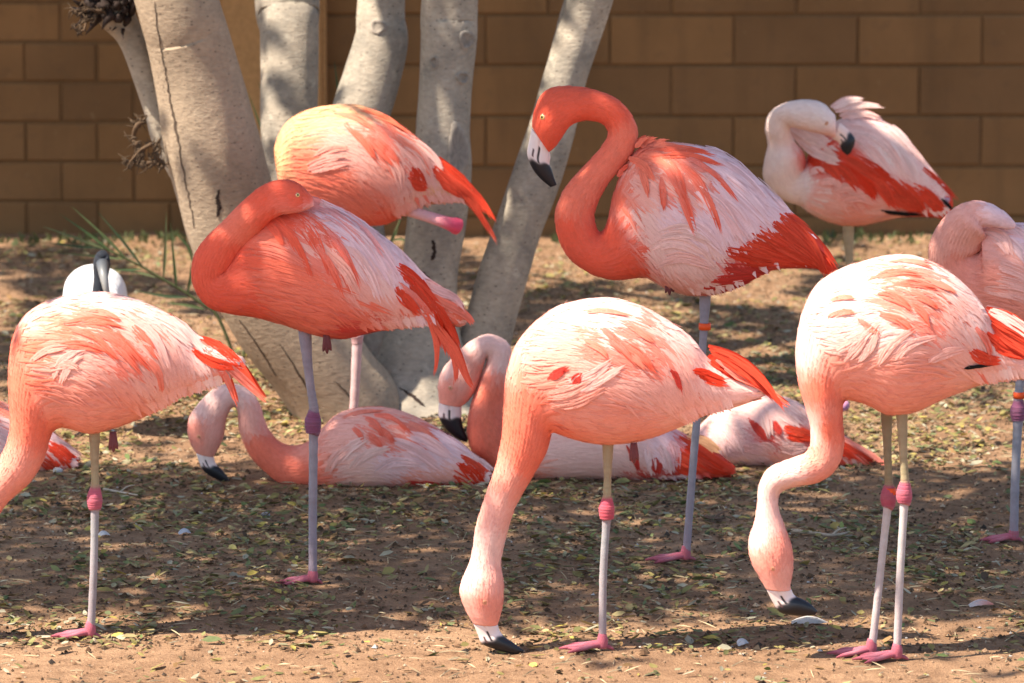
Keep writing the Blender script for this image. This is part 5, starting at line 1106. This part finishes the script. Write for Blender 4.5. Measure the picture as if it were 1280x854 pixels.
# weeds along the wall foot
mb = MB(); r_ = random.Random(40)
for i in range(900):
    x = r_.uniform(-3, 4); y = 18.9 - abs(r_.gauss(0, .10)); n0 = fbm(np.array(x * 1.3), np.array(.5), 8, 3)
    if n0 < (.42 if x > -.2 else .52): continue
    z = float(gz(np.array(x), np.array(y))); h = r_.uniform(.012, .045); a = r_.uniform(-.7, .7); b = r_.uniform(-.5, .2)
    P = np.array([x, y, z]); Tp = P + np.array([math.sin(a) * h, b * h, h]); sd = np.array([.005, 0, 0]) * r_.uniform(.7, 1.5)
    mb.add([P - sd, P + sd, (P + Tp) / 2 + sd * 1.1 + [0, 0, h * .1], Tp, (P + Tp) / 2 - sd * 1.1 + [0, 0, h * .1]], [(0, 1, 2, 4), (4, 2, 3)], np.array((.13, .15, .06)) * r_.uniform(.6, 1.4))
tag(mb.build('weeds', M_LEAF), 'low green weeds growing along the foot of the wall', 'weeds', kind='stuff')

# ------------------------------------------------------------------ single small things on the soil
def lost_feather(px, py, L, wv, head, c0, c1, label):
    c0, c1 = np.array(c0) * .7, np.array(c1) * .75
    g = on_ground(px, py); g[2] = float(gz(g[0], g[1])) + .006; d = np.array([math.cos(head), math.sin(head), 0])
    P = [g + d * L * (t - .5) + np.array([0, 0, .012 * math.sin(3.14 * t)]) for t in np.linspace(0, 1, 8)]
    mb = MB(); feather(mb, P, np.tile([0.1, -.5, 1.0], (8, 1)), wv, c0, c1, 5, 2.2, .5, .12, np.random.default_rng(int(px)))
    tube(mb, P[:6], [.0012] * 6, c0, 5, 2)
    tag(mb.build('fallen_feather', M_FEATHER, None, (0, 0, 0)), label, 'feather', 'fallen feathers on the soil')
lost_feather(1227, 756, .065, .013, 0.15, (.75, .70, .68), (.8, .25, .17), 'curled white and pink feather on the soil at the far right')
lost_feather(1012, 778, .09, .016, -0.1, (.62, .58, .54), (.5, .46, .42), 'greyish fluffy feather just under the right flamingo\'s black beak')
lost_feather(929, 801, .035, .012, 0.6, (.72, .70, .70), (.7, .68, .68), 'tiny white feather left of the right flamingo\'s feet')
lost_feather(130, 676, .035, .010, 0.4, (.72, .72, .74), (.7, .68, .68), 'tiny white feather beside the left flamingo\'s leg')
lost_feather(231, 670, .035, .010, 0.2, (.66, .68, .74), (.6, .62, .66), 'tiny pale feather right of the left flamingo\'s leg')
def twig(pts, r0, col, label):
    P = []
    for x, y in pts:
        g = on_ground(x, y); g[2] = float(gz(g[0], g[1])) + .009; P.append(g)
    mb = MB(); tube(mb, P, np.linspace(r0, r0 * .5, len(P)), col, 7, 4)
    m_ = P[len(P) // 2]; tube(mb, [m_, m_ + [.02, .02, .012], m_ + [.04, .03, .015]], [r0 * .6, r0 * .45, r0 * .2], col, 6, 3)
    tag(mb.build('twig', M_TWIG), label, 'twig', 'twigs on the soil')
twig([(990, 666), (1015, 670), (1040, 672), (1062, 668)], .006, (.42, .33, .24), 'pale bent twig beside the right flamingo\'s lowered neck')
twig([(130, 613), (150, 616), (172, 620)], .004, (.5, .4, .3), 'thin pale twig right of the left flamingo\'s leg joint')
twig([(880, 650), (892, 652), (906, 651)], .006, (.16, .10, .07), 'short dark twig right of the tall flamingo\'s leg')
def pebble(px, py, s, col, label, seed):
    g = on_ground(px, py); g[2] = float(gz(g[0], g[1])); bm = bmesh.new(); bmesh.ops.create_icosphere(bm, subdivisions=2, radius=s); r = random.Random(seed)
    for v in bm.verts: v.co = Vector((v.co.x * 1.3, v.co.y, v.co.z * .75)) * r.uniform(.85, 1.12) + Vector((g[0], g[1], g[2] + s * .3))
    V = [tuple(v.co) for v in bm.verts]; F = [tuple(v.index for v in f.verts) for f in bm.faces]; bm.free()
    mb = MB(); mb.add(V, F, col); tag(mb.build('pebble', M_CRUMB), label, 'pebble', 'pebbles on the soil')
pebble(72, 588, .012, (.5, .46, .42), 'white pebble by the red tail at the left edge', 1)
pebble(332, 642, .010, (.34, .33, .33), 'small grey pebble left of the sleeping coral flamingo\'s leg', 2)
pebble(412, 523, .020, (.55, .47, .36), 'rounded tan stone at the foot of the leaning trunk', 3)
pebble(150, 662, .014, (.12, .09, .07), 'dark clod right of the left flamingo\'s leg', 4)
